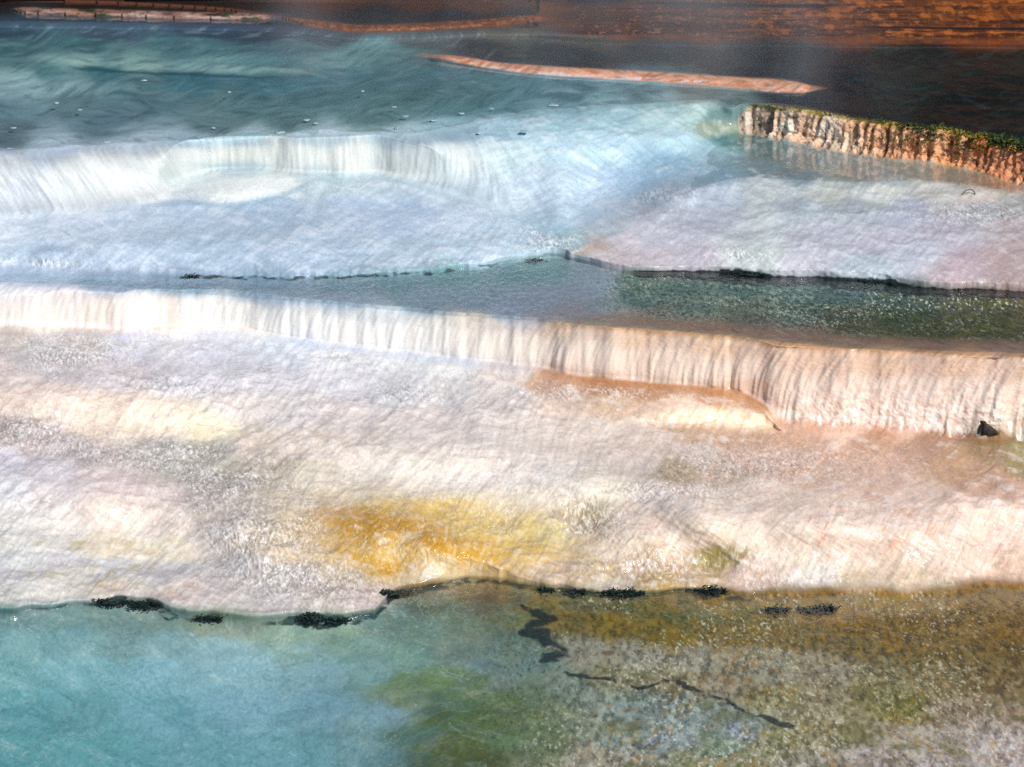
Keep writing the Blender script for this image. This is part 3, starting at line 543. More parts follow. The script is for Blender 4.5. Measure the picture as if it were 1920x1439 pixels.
# caustic lines and ripple glimmer painted into the teal bed colour
cr_ = np.abs(fbm(X * 15 + Y * 4, Y * 17 - X * 9, 3, 135) - .5); cr2 = np.abs(fbm(X * 5 + Y * 1.5, Y * 9 - X * 4, 3, 136) - .5)
teal = bed0 * ss(1050, 650, U + (1439 - V) * -.3)
COL = COL * (1 + (.22 * teal)[..., None]) * (1 + (.12 * bed0)[..., None])
lt = (COL @ np.array([.3, .59, .11]))[..., None]; COL = COL + (lt - COL) * (.2 * teal)[..., None]
mix('bfe0dc', bed0 * ss(1250, 700, U) * ss(.25, 1.5, dg + dg2 * .5), .3); mix('2f7078', bed0 * ss(1150, 700, U) * ss(.1, 1.5, -dg - dg2 * .5), .35)
mix('e4f2ea', bed0 * ss(1250, 800, U) * ss(.9, 1.7, dg2 + dg * .4), .3)
mix('c8e4dc', teal * ss(.03, .0, cr_) * ss(.35, .65, fbm(X * 2, Y * 2, 2, 138)), .45); mix('a4ccd0', teal * ss(.05, .0, cr2), .18)
mix('3f8088', teal * ss(.54, .70, fbm(X * 4, Y * 6, 4, 137)), .22)
mix('9fb08c', bed0 * blob(250, 1190, 200, 40) * ss(.02, .0, cr_), .5)
# dark crack that runs across the submerged shelf
crack = np.full((NV, NU), 1e9)
cps = [(975,1138,4),(1000,1150,7),(1030,1158,9),(1005,1172,7),(985,1185,7),(1010,1195,12),(1040,1225,14),(1025,1240,9),(1060,1262,6),(1090,1268,5),(1150,1272,3),(1200,1290,3),(1250,1278,3),(1290,1296,4),(1360,1315,3),(1410,1335,3),(1450,1350,5),(1490,1368,6)]
wu = U + (fbm(X * 9, Y * 9, 3, 141) - .5) * 26; wv = V + (fbm(X * 9, Y * 9, 3, 143) - .5) * 20
crk = np.zeros((NV, NU))
sub = (V > 1100) & (V < 1420) & (U > 900) & (U < 1560)
for (a, b, w0), (c, d, w1_) in zip(cps[:-1], cps[1:]):
    L = max((c - a) ** 2 + (d - b) ** 2, 1)
    tt = np.clip(((wu[sub] - a) * (c - a) + (wv[sub] - b) * (d - b)) / L, 0, 1)
    ww_ = 0; dist = np.hypot(wu[sub] - a - tt * (c - a), (wv[sub] - b - tt * (d - b)) * 1.4)
    ww = w0 + tt * (w1_ - w0)
    crk[sub] = np.maximum(crk[sub], ss(ww * 1.9 + 1, ww * .9, dist))
mix('0c2226', crk * ss(.36, .54, fbm(X * 10, Y * 8, 4, 145) + .12 * ss(1240, 1200, V)), .88)
# undercut shade painted along the far shore lines, tinged with dark algae
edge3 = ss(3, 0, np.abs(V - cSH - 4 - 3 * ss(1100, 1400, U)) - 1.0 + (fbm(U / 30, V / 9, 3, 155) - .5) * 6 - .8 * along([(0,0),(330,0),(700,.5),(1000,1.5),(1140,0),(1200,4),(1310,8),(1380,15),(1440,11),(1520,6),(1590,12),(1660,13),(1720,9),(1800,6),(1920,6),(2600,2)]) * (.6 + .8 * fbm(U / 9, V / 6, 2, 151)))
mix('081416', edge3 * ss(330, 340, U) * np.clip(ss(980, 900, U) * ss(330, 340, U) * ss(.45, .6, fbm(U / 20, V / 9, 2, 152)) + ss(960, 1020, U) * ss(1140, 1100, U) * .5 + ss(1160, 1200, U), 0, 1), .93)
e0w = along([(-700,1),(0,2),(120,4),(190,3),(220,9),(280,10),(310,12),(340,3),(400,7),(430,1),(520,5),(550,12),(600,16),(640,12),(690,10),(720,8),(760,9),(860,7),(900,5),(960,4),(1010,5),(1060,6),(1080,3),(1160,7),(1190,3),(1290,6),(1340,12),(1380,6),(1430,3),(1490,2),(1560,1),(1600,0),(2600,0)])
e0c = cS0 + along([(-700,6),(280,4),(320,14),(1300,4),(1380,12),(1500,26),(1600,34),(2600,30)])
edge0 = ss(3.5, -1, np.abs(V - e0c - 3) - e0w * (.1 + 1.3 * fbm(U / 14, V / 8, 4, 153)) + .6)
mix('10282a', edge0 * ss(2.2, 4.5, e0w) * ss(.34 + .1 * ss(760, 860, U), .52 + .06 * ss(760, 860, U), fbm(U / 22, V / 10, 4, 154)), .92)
mix('2c5450', ss(-1, 3, V - cS0) * ss(26, 4, V - cS0) * ss(820, 700, U) * (.5 + .9 * (fbm(U / 40, V / 14, 4, 159) - .2)), .55); mix('3a3a1c', ss(-1, 3, V - cS0) * ss(18, 3, V - cS0) * ss(760, 860, U) * ss(1500, 1300, U) * fbm(U / 30, V / 10, 4, 160), .6)
# bank browns
COL = COL * (1 - bank[..., None] * (.70 - .15 * ss(1300, 1900, U))[..., None])
bst = fbm(U / 110, V / 2.6, 4, 231, .65)
mix('2a120a', bank * ss(.52, .34, bst), .75); mix('a85c2a', bank * ss(.5, .8, bst) * ss(900, 1500, U), .4); mix('c08458', bank * ss(.66, .78, fbm(U / 7, V / 3, 3, 233)), .35)
mix('2a130c', bank * ss(.50, .38, led), .4); mix('c06a24', bank * ss(.55, .7, fbm(X * 9, Z * 60, 3, 157)) * ss(1200, 1700, U), .55)
mix('40200f', bank * ss(.47, .38, fbm(X * 6, Y * 2, 4, 159)), .5)
mix('0d0b10', np.clip(slit * 1.6 + slit2 * 1.5 + slit3 * 1.5, 0, 1), .95)
mix('a87a68', ss(.3, .8, pk) * ss(.25, .55, fbm(U / 30, V / 6, 3, 161)), .85); mix('ccb4a8', ss(.5, .9, pk) * ss(.45, .68, fbm(U / 26, V / 4, 4, 163, .65)), .7)
mix('2c3a20', ss(.2, .6, pk) * ss(.54, .66, fbm(U / 26, V / 8, 4, 165, .65)), .85)
mix('70401f', ss(.2, .5, bk) , .9); mix('a36236', ss(.35, .7, bk) * ss(.5, .65, fbm(U / 6, V / 3, 2, 167)), .7)
mix('6e3e24', lk, .8)

pool = np.clip(under1 + ss(0, 8, V - cS0) + band(cSH + 3, cC3 - 10, 5, 8) * ss(-100, 700, U) * .8 + band(cF1 + 2, cL2, 3, 6) * ss(1380, 1420, U), 0, 1)
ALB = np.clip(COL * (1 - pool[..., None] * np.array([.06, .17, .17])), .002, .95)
# wetness / crinkle maps: x = film gloss, y = crinkle strength, z = fine bump
WET = np.clip(.42 + .5 * CR - .45 * moss - .35 * bank - .3 * rface, .05, 1)
WET *= np.where(V < cSF, .5, 1)
print('colour', time.time() - T0)

# ------------------------------------------------------------------ materials
def new_mat(name):
    m = bpy.data.materials.new(name); m.use_nodes = True
    nt = m.node_tree; nt.nodes.clear()
    out = nt.nodes.new('ShaderNodeOutputMaterial')
    return m, nt, out
def N_(nt, t, **kw):
    n = nt.nodes.new(t)
    for k, v in kw.items():
        if k in n.inputs.keys(): n.inputs[k].default_value = v
        else: setattr(n, k, v)
    return n
def flowstone(name, rough=.55, spec=.25, coat=1.0, crinkle=1.0, tint=(1, 1, 1), detail=.12, fine=.3):
    m, nt, out = new_mat(name); lk_ = nt.links.new
    a = N_(nt, 'ShaderNodeAttribute', attribute_name='mineral')
    b = N_(nt, 'ShaderNodeAttribute', attribute_name='film')
    n = N_(nt, 'ShaderNodeAttribute', attribute_name='relief')
    sep = N_(nt, 'ShaderNodeSeparateColor'); lk_(b.outputs['Color'], sep.inputs[0])
    geo = N_(nt, 'ShaderNodeNewGeometry')
    mp = N_(nt, 'ShaderNodeMapping'); mp.inputs['Scale'].default_value = (1, .75, 1); lk_(geo.outputs['Position'], mp.inputs['Vector'])
    n1 = N_(nt, 'ShaderNodeTexNoise', Scale=48.0, Detail=4.0, Roughness=.6, Distortion=.6); lk_(mp.outputs[0], n1.inputs['Vector'])
    n2 = N_(nt, 'ShaderNodeTexNoise', Scale=26.0, Detail=3.0, Roughness=.6, Distortion=1.5); lk_(mp.outputs[0], n2.inputs['Vector'])
    # colour: mineral tint times grain
    mr = N_(nt, 'ShaderNodeMapRange'); lk_(n1.outputs['Fac'], mr.inputs['Value'])
    mr.inputs['From Min'].default_value = .3; mr.inputs['From Max'].default_value = .7
    mr.inputs['To Min'].default_value = 1 - detail; mr.inputs['To Max'].default_value = 1 + detail
    vm = N_(nt, 'ShaderNodeVectorMath', operation='SCALE'); lk_(a.outputs['Color'], vm.inputs[0]); lk_(mr.outputs[0], vm.inputs['Scale'])
    vt = N_(nt, 'ShaderNodeVectorMath', operation='MULTIPLY'); lk_(vm.outputs[0], vt.inputs[0]); vt.inputs[1].default_value = tint
    bs = N_(nt, 'ShaderNodeBsdfPrincipled'); lk_(vt.outputs[0], bs.inputs['Base Color'])
    bs.inputs['Roughness'].default_value = rough; bs.inputs['Specular IOR Level'].default_value = spec
    b1 = N_(nt, 'ShaderNodeBump', Strength=fine, Distance=.006); lk_(n1.outputs['Fac'], b1.inputs['Height']); lk_(n.outputs['Vector'], b1.inputs['Normal'])
    lk_(b1.outputs[0], bs.inputs['Normal'])
    mc = N_(nt, 'ShaderNodeMath', operation='MULTIPLY'); lk_(sep.outputs[0], mc.inputs[0]); mc.inputs[1].default_value = coat
    lk_(mc.outputs[0], bs.inputs['Coat Weight']); bs.inputs['Coat Roughness'].default_value = .09; bs.inputs['Coat IOR'].default_value = 1.33
    ms = N_(nt, 'ShaderNodeMath', operation='MULTIPLY'); lk_(sep.outputs[1], ms.inputs[0]); ms.inputs[1].default_value = .9 * crinkle
    b2 = N_(nt, 'ShaderNodeBump', Distance=.012); lk_(n2.outputs['Fac'], b2.inputs['Height']); lk_(ms.outputs[0], b2.inputs['Strength']); lk_(n.outputs['Vector'], b2.inputs['Normal'])
    lk_(b2.outputs[0], bs.inputs['Coat Normal'])
    lk_(bs.outputs[0], out.inputs[0])
    return m
def water_mat(name, tint, rough=.04, bump=.25, scale=9, stretch=(1, .5, 1), milk=0.0, milkcol=(.5, .7, .72), refl=1.0):
    m, nt, out = new_mat(name); lk_ = nt.links.new
    geo = N_(nt, 'ShaderNodeNewGeometry')
    mp = N_(nt, 'ShaderNodeMapping'); mp.inputs['Scale'].default_value = stretch; lk_(geo.outputs['Position'], mp.inputs['Vector'])
    n1 = N_(nt, 'ShaderNodeTexNoise', Scale=scale, Detail=4.0, Roughness=.55, Distortion=.8); lk_(mp.outputs[0], n1.inputs['Vector'])
    b1 = N_(nt, 'ShaderNodeBump', Strength=bump, Distance=.02); lk_(n1.outputs['Fac'], b1.inputs['Height'])
    dt = N_(nt, 'ShaderNodeVectorMath', operation='DOT_PRODUCT'); lk_(b1.outputs[0], dt.inputs[0]); lk_(geo.outputs['Incoming'], dt.inputs[1])
    prev = dt.outputs['Value']
    for op, val in (('ABSOLUTE', 0), ('SUBTRACT', None), ('POWER', 5.0), ('MULTIPLY', .97 * refl), ('ADD', .02)):
        q = N_(nt, 'ShaderNodeMath', operation=op, use_clamp=True)
        if val is None: q.inputs[0].default_value = 1.0; lk_(prev, q.inputs[1])
        else: lk_(prev, q.inputs[0]); q.inputs[1].default_value = val
        prev = q.outputs[0]
    fm = q
    tr = N_(nt, 'ShaderNodeBsdfTransparent'); tr.inputs[0].default_value = (*tint, 1)
    df = N_(nt, 'ShaderNodeBsdfDiffuse'); df.inputs[0].default_value = (*milkcol, 1)
    mk = N_(nt, 'ShaderNodeMixShader'); mk.inputs[0].default_value = milk; lk_(tr.outputs[0], mk.inputs[1]); lk_(df.outputs[0], mk.inputs[2])
    gl = N_(nt, 'ShaderNodeBsdfGlossy', Roughness=rough); lk_(b1.outputs[0], gl.inputs['Normal']); gl.inputs[0].default_value = (1, 1, 1, 1)
    mx = N_(nt, 'ShaderNodeMixShader'); lk_(fm.outputs[0], mx.inputs[0]); lk_(mk.outputs[0], mx.inputs[1]); lk_(gl.outputs[0], mx.inputs[2])
    lk_(mx.outputs[0], out.inputs[0])
    return m

def tag(o, label=None, cat=None, group=None, kind=None):
    if label: o['label'] = label
    if cat: o['category'] = cat
    if group: o['group'] = group
    if kind: o['kind'] = kind
def link(o, parent=None):
    col_main.objects.link(o)
    if parent: o.parent = parent
    return o
def mesh_np(name, verts, faces4, mat, parent=None, attrs=None, smooth=True):
    me = bpy.data.meshes.new(name)
    nv, nf = len(verts), len(faces4); k = faces4.shape[1]
    me.vertices.add(nv); me.vertices.foreach_set('co', np.ascontiguousarray(verts, F).ravel())
    me.loops.add(nf * k); me.loops.foreach_set('vertex_index', np.ascontiguousarray(faces4, np.int32).ravel())
    me.polygons.add(nf); me.polygons.foreach_set('loop_start', np.arange(0, nf * k, k, dtype=np.int32))
    me.polygons.foreach_set('use_smooth', np.full(nf, smooth))
    for an, (ty, data) in (attrs or {}).items():
        at_ = me.attributes.new(an, ty, 'POINT')
        at_.data.foreach_set('color' if ty == 'FLOAT_COLOR' else 'vector', np.ascontiguousarray(data, F).ravel())
    me.materials.append(mat)
    me.update(calc_edges=True)
    return link(bpy.data.objects.new(name, me), parent)

# ------------------------------------------------------------------ cut the image-pixel grid into its landforms
LAB = np.zeros((NV - 1, NU - 1), np.int16)
u_ = U[:-1, :-1]; v_ = V[:-1, :-1]
def cell(A): return A[:-1, :-1]
LAB[cell(bank) > .5] = 10
LAB[(v_ < cell(cSF))] = 10
LAB[(v_ >= cell(cC3)) & (v_ < cell(cF3) + 1)] = 1
LAB[(cell(cav) > .3)] = 11
LAB[(v_ >= cell(cC1) - 1) & (v_ < cell(cF1)) & (u_ > cell(mossL))] = 2
LAB[(v_ >= cell(cC1)) & (v_ < cell(cF1)) & (u_ < 905 + 20 * np.sin(v_ / 9))] = 3
LAB[(v_ >= cell(cST) - 1) & (v_ < cell(cSO)) & (u_ > 1238) & (u_ < 1466)] = 5
em = ((u_ - 830) / 225) ** 2 + ((v_ - 1010) / 72) ** 2 + (cell(n1)) * .8
LAB[(em < 1) & (v_ < cell(cS0) - 6)] = 6
em = ((u_ - 1600) / 420) ** 2 + ((v_ - 985) / 92) ** 2 + (cell(n1)) * .5
LAB[(em < 1) & (v_ < cell(cS0) - 6)] = 7
LAB[(cell(rface) > .25)] = 8
LAB[(cell(pk) > .3) & (v_ < cell(cSF) + 2)] = 9
LAB[(cell(bk) > .3) & (v_ < cell(cSF) + 2)] = 12
mats = dict(
    ground=flowstone('wet_flowstone'), white=flowstone('white_travertine', rough=.5, coat=.7, fine=.2, detail=.05), moss=flowstone('ribbed_tufa', rough=.8, coat=.4, detail=.2, fine=.7),
    orange=flowstone('orange_travertine', rough=.7, coat=.6), brown=flowstone('brown_mineral_crust', rough=.8, coat=.5, detail=.25, fine=.8), mound=flowstone('algae_stained_flowstone', coat=1.0), dark=flowstone('shaded_hollow', rough=1, coat=0, spec=0))
info = {
 0: ('terrace_ground', 'ground', dict(kind='structure')),
 10: ('far_bank_ground', 'brown', dict(kind='structure')),
 1: ('travertine_cascade', 'white', dict(label='long cream and white drapery cascade below the middle pool, peach coloured at its right end', cat='rock terrace')),
 11: ('hollow', 'dark', None),
 2: ('tufa_wall', 'moss', dict(label='ribbed tan rock wall with a green mossy top holding back the dark pool', cat='rock wall')),
 3: ('travertine_cascade', 'white', dict(label='smooth bright white cascade under the upper left teal pool', cat='rock terrace')),
 5: ('travertine_step', 'white', dict(label='short peach rock step below the brown shelf at the foot of the long cascade', cat='rock step')),
 6: ('mineral_mound', 'mound', dict(label='flowstone mound streaked yellow and ochre by algae above the front pool', cat='rock mound')),
 7: ('mineral_mound', 'mound', dict(label='broad pale pink flowstone mound at the right above the brown shallows', cat='rock mound')),
 8: ('rock_ridge', 'orange', dict(label='thin orange rock rim crossing the dark upper pool', cat='rock ridge')),
 9: ('rock_ridge', 'orange', dict(label='far pinkish rock rim with green patches at the top left shore', cat='rock ridge')),
 12: ('rock_ridge', 'brown', dict(label='far brown crusted rock rim in front of the dark pond', cat='rock ridge')),
}
ids = (np.arange(NV)[:, None] * NU + np.arange(NU)[None, :])
Q = np.stack([ids[:-1, :-1], ids[1:, :-1], ids[1:, 1:], ids[:-1, 1:]], -1)
Pf = P.reshape(-1, 3); Nf = NF.reshape(-1, 3)
A4 = np.concatenate([ALB.reshape(-1, 3), np.ones((NU * NV, 1))], 1)
F4 = np.stack([WET.ravel(), CR.ravel(), CR.ravel() * 0, np.ones(NU * NV)], 1)
made = {}
for lab in (0, 10, 1, 11, 2, 3, 5, 6, 7, 8, 9, 12):
    q = Q[LAB == lab]
    if not len(q): continue
    uq, inv = np.unique(q.ravel(), return_inverse=True)
    nm, mk_, tg = info[lab]
    o = mesh_np(nm, Pf[uq], inv.reshape(-1, 4), mats[mk_], parent=made.get(1) if lab == 11 else None,
                attrs={'mineral': ('FLOAT_COLOR', A4[uq]), 'film': ('FLOAT_COLOR', F4[uq]), 'relief': ('FLOAT_VECTOR', Nf[uq])})
    if tg: tag(o, **tg)
    made[lab] = o
print('meshes', time.time() - T0)

# ------------------------------------------------------------------ water sheets
def sheet(name, topc, botc, z, mat, u0=-700, u1=2620, step=8, rows=24):
    us = np.arange(u0, u1 + 1, step)
    tc = np.interp(us, GU, topc); bc = np.interp(us, GU, botc)
    ts = np.linspace(0, 1, rows)
    vv = tc[None, :] + (bc - tc)[None, :] * ts[:, None]; uu = np.broadcast_to(us[None, :], vv.shape)
    x, y, zz = at(uu, vv, z)
    v = np.stack([x, y, np.full_like(x, z)], -1).reshape(-1, 3)
    nu = len(us); i = (np.arange(rows)[:, None] * nu + np.arange(nu)[None, :])
    q = np.stack([i[:-1, :-1], i[1:, :-1], i[1:, 1:], i[:-1, 1:]], -1).reshape(-1, 4)
    o = mesh_np(name, v, q, mat, smooth=True); tag(o, kind='structure'); return o
w_up = water_mat('upper_pool_water', (.93, .98, .98), rough=.06, bump=.22, scale=7, stretch=(.8, .35, 1))
w_mid = water_mat('middle_pool_water', (.92, .97, .96), rough=.05, bump=.5, scale=16, stretch=(1, .6, 1))
w_lo = water_mat('front_pool_water', (.9, .97, .97), rough=.05, bump=.35, scale=11, stretch=(1, .6, 1))
w_sm = water_mat('side_pool_water', (.93, .98, .97), rough=.02, bump=.10, scale=10, stretch=(1, .4, 1))
sheet('upper_pool_water', SHORE_FAR * 0 - 20, CREST1 - 1, LV1, w_up, rows=40)
sheet('side_pool_water', FOOT1 - 4, LIP2 + 1, LV2, w_sm, 1296, 1900)
sheet('middle_pool_water', SHELF + 1, CREST3 - 1, LV3 + .001, w_mid)
sheet('front_pool_water', SHORE0 - 6, SHORE0 * 0 + 1890, LV0, w_lo)

# ------------------------------------------------------------------ helpers to stand small things on the terrain at image pixels
def spot(u, v):
    j = int(np.clip(np.searchsorted(GV, v), 1, NV - 1)); i = int(np.clip(np.searchsorted(GU, u), 1, NU - 1))
    return P[j, i], NF[j, i]

def simple_mat(name, c1, c2, rough=.6, scale=60, coat=0.0, bump=.5):
    m, nt, out = new_mat(name); lk_ = nt.links.new
    geo = N_(nt, 'ShaderNodeNewGeometry')
    n1 = N_(nt, 'ShaderNodeTexNoise', Scale=float(scale), Detail=4.0); lk_(geo.outputs['Position'], n1.inputs['Vector'])
    cr = N_(nt, 'ShaderNodeValToRGB'); lk_(n1.outputs['Fac'], cr.inputs[0])
    cr.color_ramp.elements[0].position = .35; cr.color_ramp.elements[1].position = .65
    cr.color_ramp.elements[0].color = (*c1, 1); cr.color_ramp.elements[1].color = (*c2, 1)
    bs = N_(nt, 'ShaderNodeBsdfPrincipled', Roughness=rough); lk_(cr.outputs[0], bs.inputs['Base Color']); bs.inputs['Coat Weight'].default_value = coat
    b = N_(nt, 'ShaderNodeBump', Strength=bump, Distance=.01); lk_(n1.outputs['Fac'], b.inputs['Height']); lk_(b.outputs[0], bs.inputs['Normal'])
    lk_(bs.outputs[0], out.inputs[0]); return m

def tufts(name, pts, mat, size=(.012, .03), n_per=10, spread=.03, up=.6, parent=None):
    """many leaf-sized blades scattered round a list of points"""
    vs = []; fs = []
    for (p, s) in pts:
        for _ in range(n_per):
            c = np.array(p) + np.array([random.gauss(0, spread * s), random.gauss(0, spread * s), abs(random.gauss(0, spread * .45 * s))])
            l = random.uniform(*size) * s; a = random.uniform(0, 2 * math.pi)
            d = np.array([math.cos(a), math.sin(a), random.uniform(-.3, up)]); d /= np.linalg.norm(d)
            sd = np.cross(d, [random.gauss(0, .4), random.gauss(0, .4), 1]); sd /= np.linalg.norm(sd) + 1e-9
            w = l * random.uniform(.25, .5); k = len(vs)
            vs += [c - sd * w * .5, c + d * l * .55 + sd * -w * .6, c + d * l, c + d * l * .5 + sd * w * .6]
            fs.append([k, k+1, k+2, k+3])
    return mesh_np(name, np.array(vs), np.array(fs), mat, parent, smooth=False)

def rock_lump(name, c, rx, ry, rz, mat, seed, parent=None, n=28, m=16):
    r_ = random.Random(seed); vs = []; fs = []
    ph = [r_.uniform(0, 6.28) for _ in range(6)]
    for j in range(m):
        th = math.pi * j / (m - 1)
        for i in range(n):
            a = 2 * math.pi * i / n
            k = 1 + .16 * math.sin(3 * a + ph[0] + 2 * th) + .10 * math.sin(5 * a + ph[1] - 3 * th) + .07 * math.sin(9 * a + ph[2]) * math.sin(4 * th + ph[3]) + r_.uniform(-.05, .05)
            if j in (0, m - 1): k = 1
            vs.append((c[0] + rx * k * math.sin(th) * math.cos(a), c[1] + ry * k * math.sin(th) * math.sin(a), c[2] + rz * (k if 0 < j < m - 1 else 1) * math.cos(th)))
    for j in range(m - 1):
        for i in range(n):
            fs.append([j*n+i, (j+1)*n+i, (j+1)*n+(i+1) % n, j*n+(i+1) % n])
    return mesh_np(name, np.array(vs), np.array(fs), mat, parent)

m_moss = [simple_mat('yellow_green_moss', hexlin('8e7c12'), hexlin('4e5a10'), .8, 30), simple_mat('dark_green_moss', hexlin('16300a'), hexlin('3c5210'), .8, 30)]
m_alg_shade = simple_mat('black_green_algae_shade', hexlin('061614'), hexlin('1c3630'), .7, 40)
m_knob = simple_mat('white_travertine_knob', hexlin('7fa0a8'), hexlin('c0d4d8'), .4, 50, .6, .2)

# moss along the top of the tufa wall: two kinds, parts of the wall
mp1 = []; mp2 = []
for u in np.arange(1412, 2100, 3.0):
    c = np.interp(u, GU, CREST1)
    dens = fbm(np.array([u / 45.]), np.array([3.3]), 3, 5)[0]
    big = .35 + .65 * float(ss(1560, 1850, u))
    for _ in range(2):
        p, n = spot(u + random.uniform(-3, 3), c + random.uniform(-2, (8 + 26 * max(0, dens - .45) * 2) * big))
        (mp2 if dens > .49 and u > 1600 else mp1).append(((p[0], p[1] + .01, p[2]), big * random.uniform(.6, 1.2)))
for a, b in ((1655, 255), (1700, 262), (1745, 262), (1800, 272), (1812, 280), (1840, 275), (1905, 285)):
    for _ in range(14):
        p, n = spot(a + random.gauss(0, 9), b + random.gauss(0, 5)); mp1.append((tuple(p), .8))
tufts('moss_fringe', mp1, m_moss[0], (.02, .055), 9, .026, .8, made[2])
tufts('moss_clump', mp2, m_moss[1], (.025, .07), 12, .032, .8, made[2])

# algae clumps, black to stand in for shadow under the lips; one thing each
CL = [
 (210, 1124, 34, 6, 'dark algae-and-shadow clump under the white lip, left end of the front pool shore'),
 (272, 1128, 26, 9, 'pointed black algae-and-shadow clump left of the pale tongue on the front shore'),
 (392, 1152, 22, 6, 'small flat dark algae-and-shadow clump below the grey flowstone on the front shore'),
 (583, 1153, 24, 12, 'tallest round black algae-and-shadow clump on the front shore'),
 (630, 1158, 20, 8, 'black algae-and-shadow lump just right of the tallest clump'),
 (742, 1108, 26, 6, 'dark algae-and-shadow clump under the yellow mound'),
 (1022, 1101, 12, 3, 'tiny black algae-and-shadow clump right of the brown shore patch'),
 (1080, 1106, 20, 5, 'slim black algae-and-shadow clump left of the long one on the front shore'),
 (1168, 1106, 36, 7, 'long black algae-and-shadow clump in the middle of the front shore'),
 (1330, 1103, 30, 9, 'largest black algae-and-shadow clump below the olive patch on the right'),
 (1455, 1140, 20, 5, 'small dark algae-and-shadow clump in the brown shallows'),
 (1530, 1139, 30, 5, 'long thin dark algae-and-shadow clump at the right in the brown shallows'),
 (1395, 512, 42, 5, 'black algae-and-shadow fringe at the left end of the middle pool far edge'),
 (1630, 527, 46, 5, 'long black algae-and-shadow fringe along the middle pool far edge'),
 (1790, 543, 60, 3, 'thin dark algae-and-shadow fringe at the right of the middle pool far edge'),
 (1000, 486, 18, 3, 'small dark algae-and-shadow tuft beside the turquoise spill'),
 (362, 516, 14, 3, 'tiny brown black algae-and-shadow tuft at the left of the blue shelf edge'),
]
for k, (u, v, wu_, hv, lab) in enumerate(CL):
    pts = []; big = v > 900
    root = bpy.data.objects.new('algae_shade_clump', None); p0, _ = spot(u, v); root.location = p0; link(root)
    tag(root, lab, 'algae', 'dark algae-and-shadow clumps at the pool edges')
    for _ in range(int(wu_ * (2.4 if big else 1.6))):
        du = random.uniform(-1, 1); env = (1 - du * du) ** .5
        p, n = spot(u + du * wu_, v + (2.5 if not big else 5) + random.uniform(-.5, 1.0) * hv * (1.5 if big else 1) * env)
        q = p - p0; pts.append(((q[0], q[1] - .012, q[2] + .004), random.uniform(.6, 1.3)))
    tufts('algae_shade_frond', pts, m_alg_shade, (.012, .034) if big else (.012, .028), 9, .016, .8, root)
    for s in range(3 if hv > 5 else 2):
        du = (s - 1) * wu_ * .5 if hv > 5 else (s - .5) * wu_ * .9
        p, n = spot(u + du, v + (5 if big else 2))
        w = wu_ / 240. * random.uniform(.55, .9); q = p - p0
        rock_lump('algae_shade_mat', (q[0], q[1] + .01, q[2] - .004), w, .035, hv / 240. * random.uniform(.3, .5), m_alg_shade, k * 10 + s, root)

# travertine knobs breaking the upper pool
KN = [(270,151,10),(430,173,9),(25,240,12),(400,240,9),(575,225,14),(592,231,10),(525,248,14),(739,201,8),(760,218,12),(865,213,11),(812,226,10),(922,204,11),(960,217,7),(1037,197,20),(965,233,10),(983,247,12),(745,240,12),(913,241,7),(897,250,8),(200,266,10),(17,279,9),(680,171,8),(106,193,10),(150,206,8)]
desc = ['left', 'middle', 'right']
for k, (u, v, w) in enumerate(KN):
    x, y, z = at(u, v, LV1)
    o = rock_lump('pale_rock', (0, 0, 0), w / random.uniform(260, 420), w / 460. * random.uniform(.7, 1.6), .007, m_knob, 500 + k, n=20, m=9)
    o.location = (x, y, LV1 - .001)
    tag(o, 'small white rock breaking the surface of the upper teal pool', 'rock', 'white rocks awash in the upper pool')

# the bent dark twig on the side pool's lip
def tube(name, pts, rad, mat, parent=None):
    vs = []; fs = []; n = 8
    for j, p in enumerate(pts):
        p = np.array(p); d = np.array(pts[min(j+1, len(pts)-1)]) - np.array(pts[max(j-1, 0)]); d = d / np.linalg.norm(d)
        a = np.cross(d, [0, 1, 0]); a /= np.linalg.norm(a); b = np.cross(d, a)
        r = rad * (1 - .5 * j / len(pts))
        for i in range(n):
            t_ = 2 * math.pi * i / n; vs.append(p + r * (a * math.cos(t_) + b * math.sin(t_)))
    for j in range(len(pts) - 1):
        for i in range(n): fs.append([j*n+i, j*n+(i+1) % n, (j+1)*n+(i+1) % n, (j+1)*n+i])
    return mesh_np(name, np.array(vs), np.array(fs), mat, parent)
p0, _ = spot(1816, 366)
tw = []
for k in range(14):
    a = math.pi * (1 - k / 13.)
    tw.append((.058 * math.cos(a), .01 * math.sin(a * 2), .055 * math.sin(a) ** .8 - .005))
o = tube('twig', tw[::-1], .006, simple_mat('dark_wet_wood', (.005, .006, .02), (.02, .02, .04), .3, 60))
o.location = p0; tag(o, 'small bent dark twig arched over the pale lip below the mossy wall', 'twig')

# ------------------------------------------------------------------ surroundings: ground out to the horizon and the wood the dark pool mirrors
m_far = simple_mat('dry_ground', hexlin('4a3320'), hexlin('6a4a2c'), .9, 2)
vs = []; R_ = [(-900, 900)]
def plane(name, x0, x1, y0, y1, zf, mat, nx=40, ny=40):
    xs = np.linspace(x0, x1, nx); ys = np.linspace(y0, y1, ny); xx, yy = np.meshgrid(xs, ys)
    v = np.stack([xx, yy, zf(xx, yy)], -1).reshape(-1, 3)
    i = (np.arange(ny)[:, None] * nx + np.arange(nx)[None, :]); q = np.stack([i[:-1, :-1], i[:-1, 1:], i[1:, 1:], i[1:, :-1]], -1).reshape(-1, 4)
    o = mesh_np(name, v, q, mat); tag(o, kind='structure'); return o
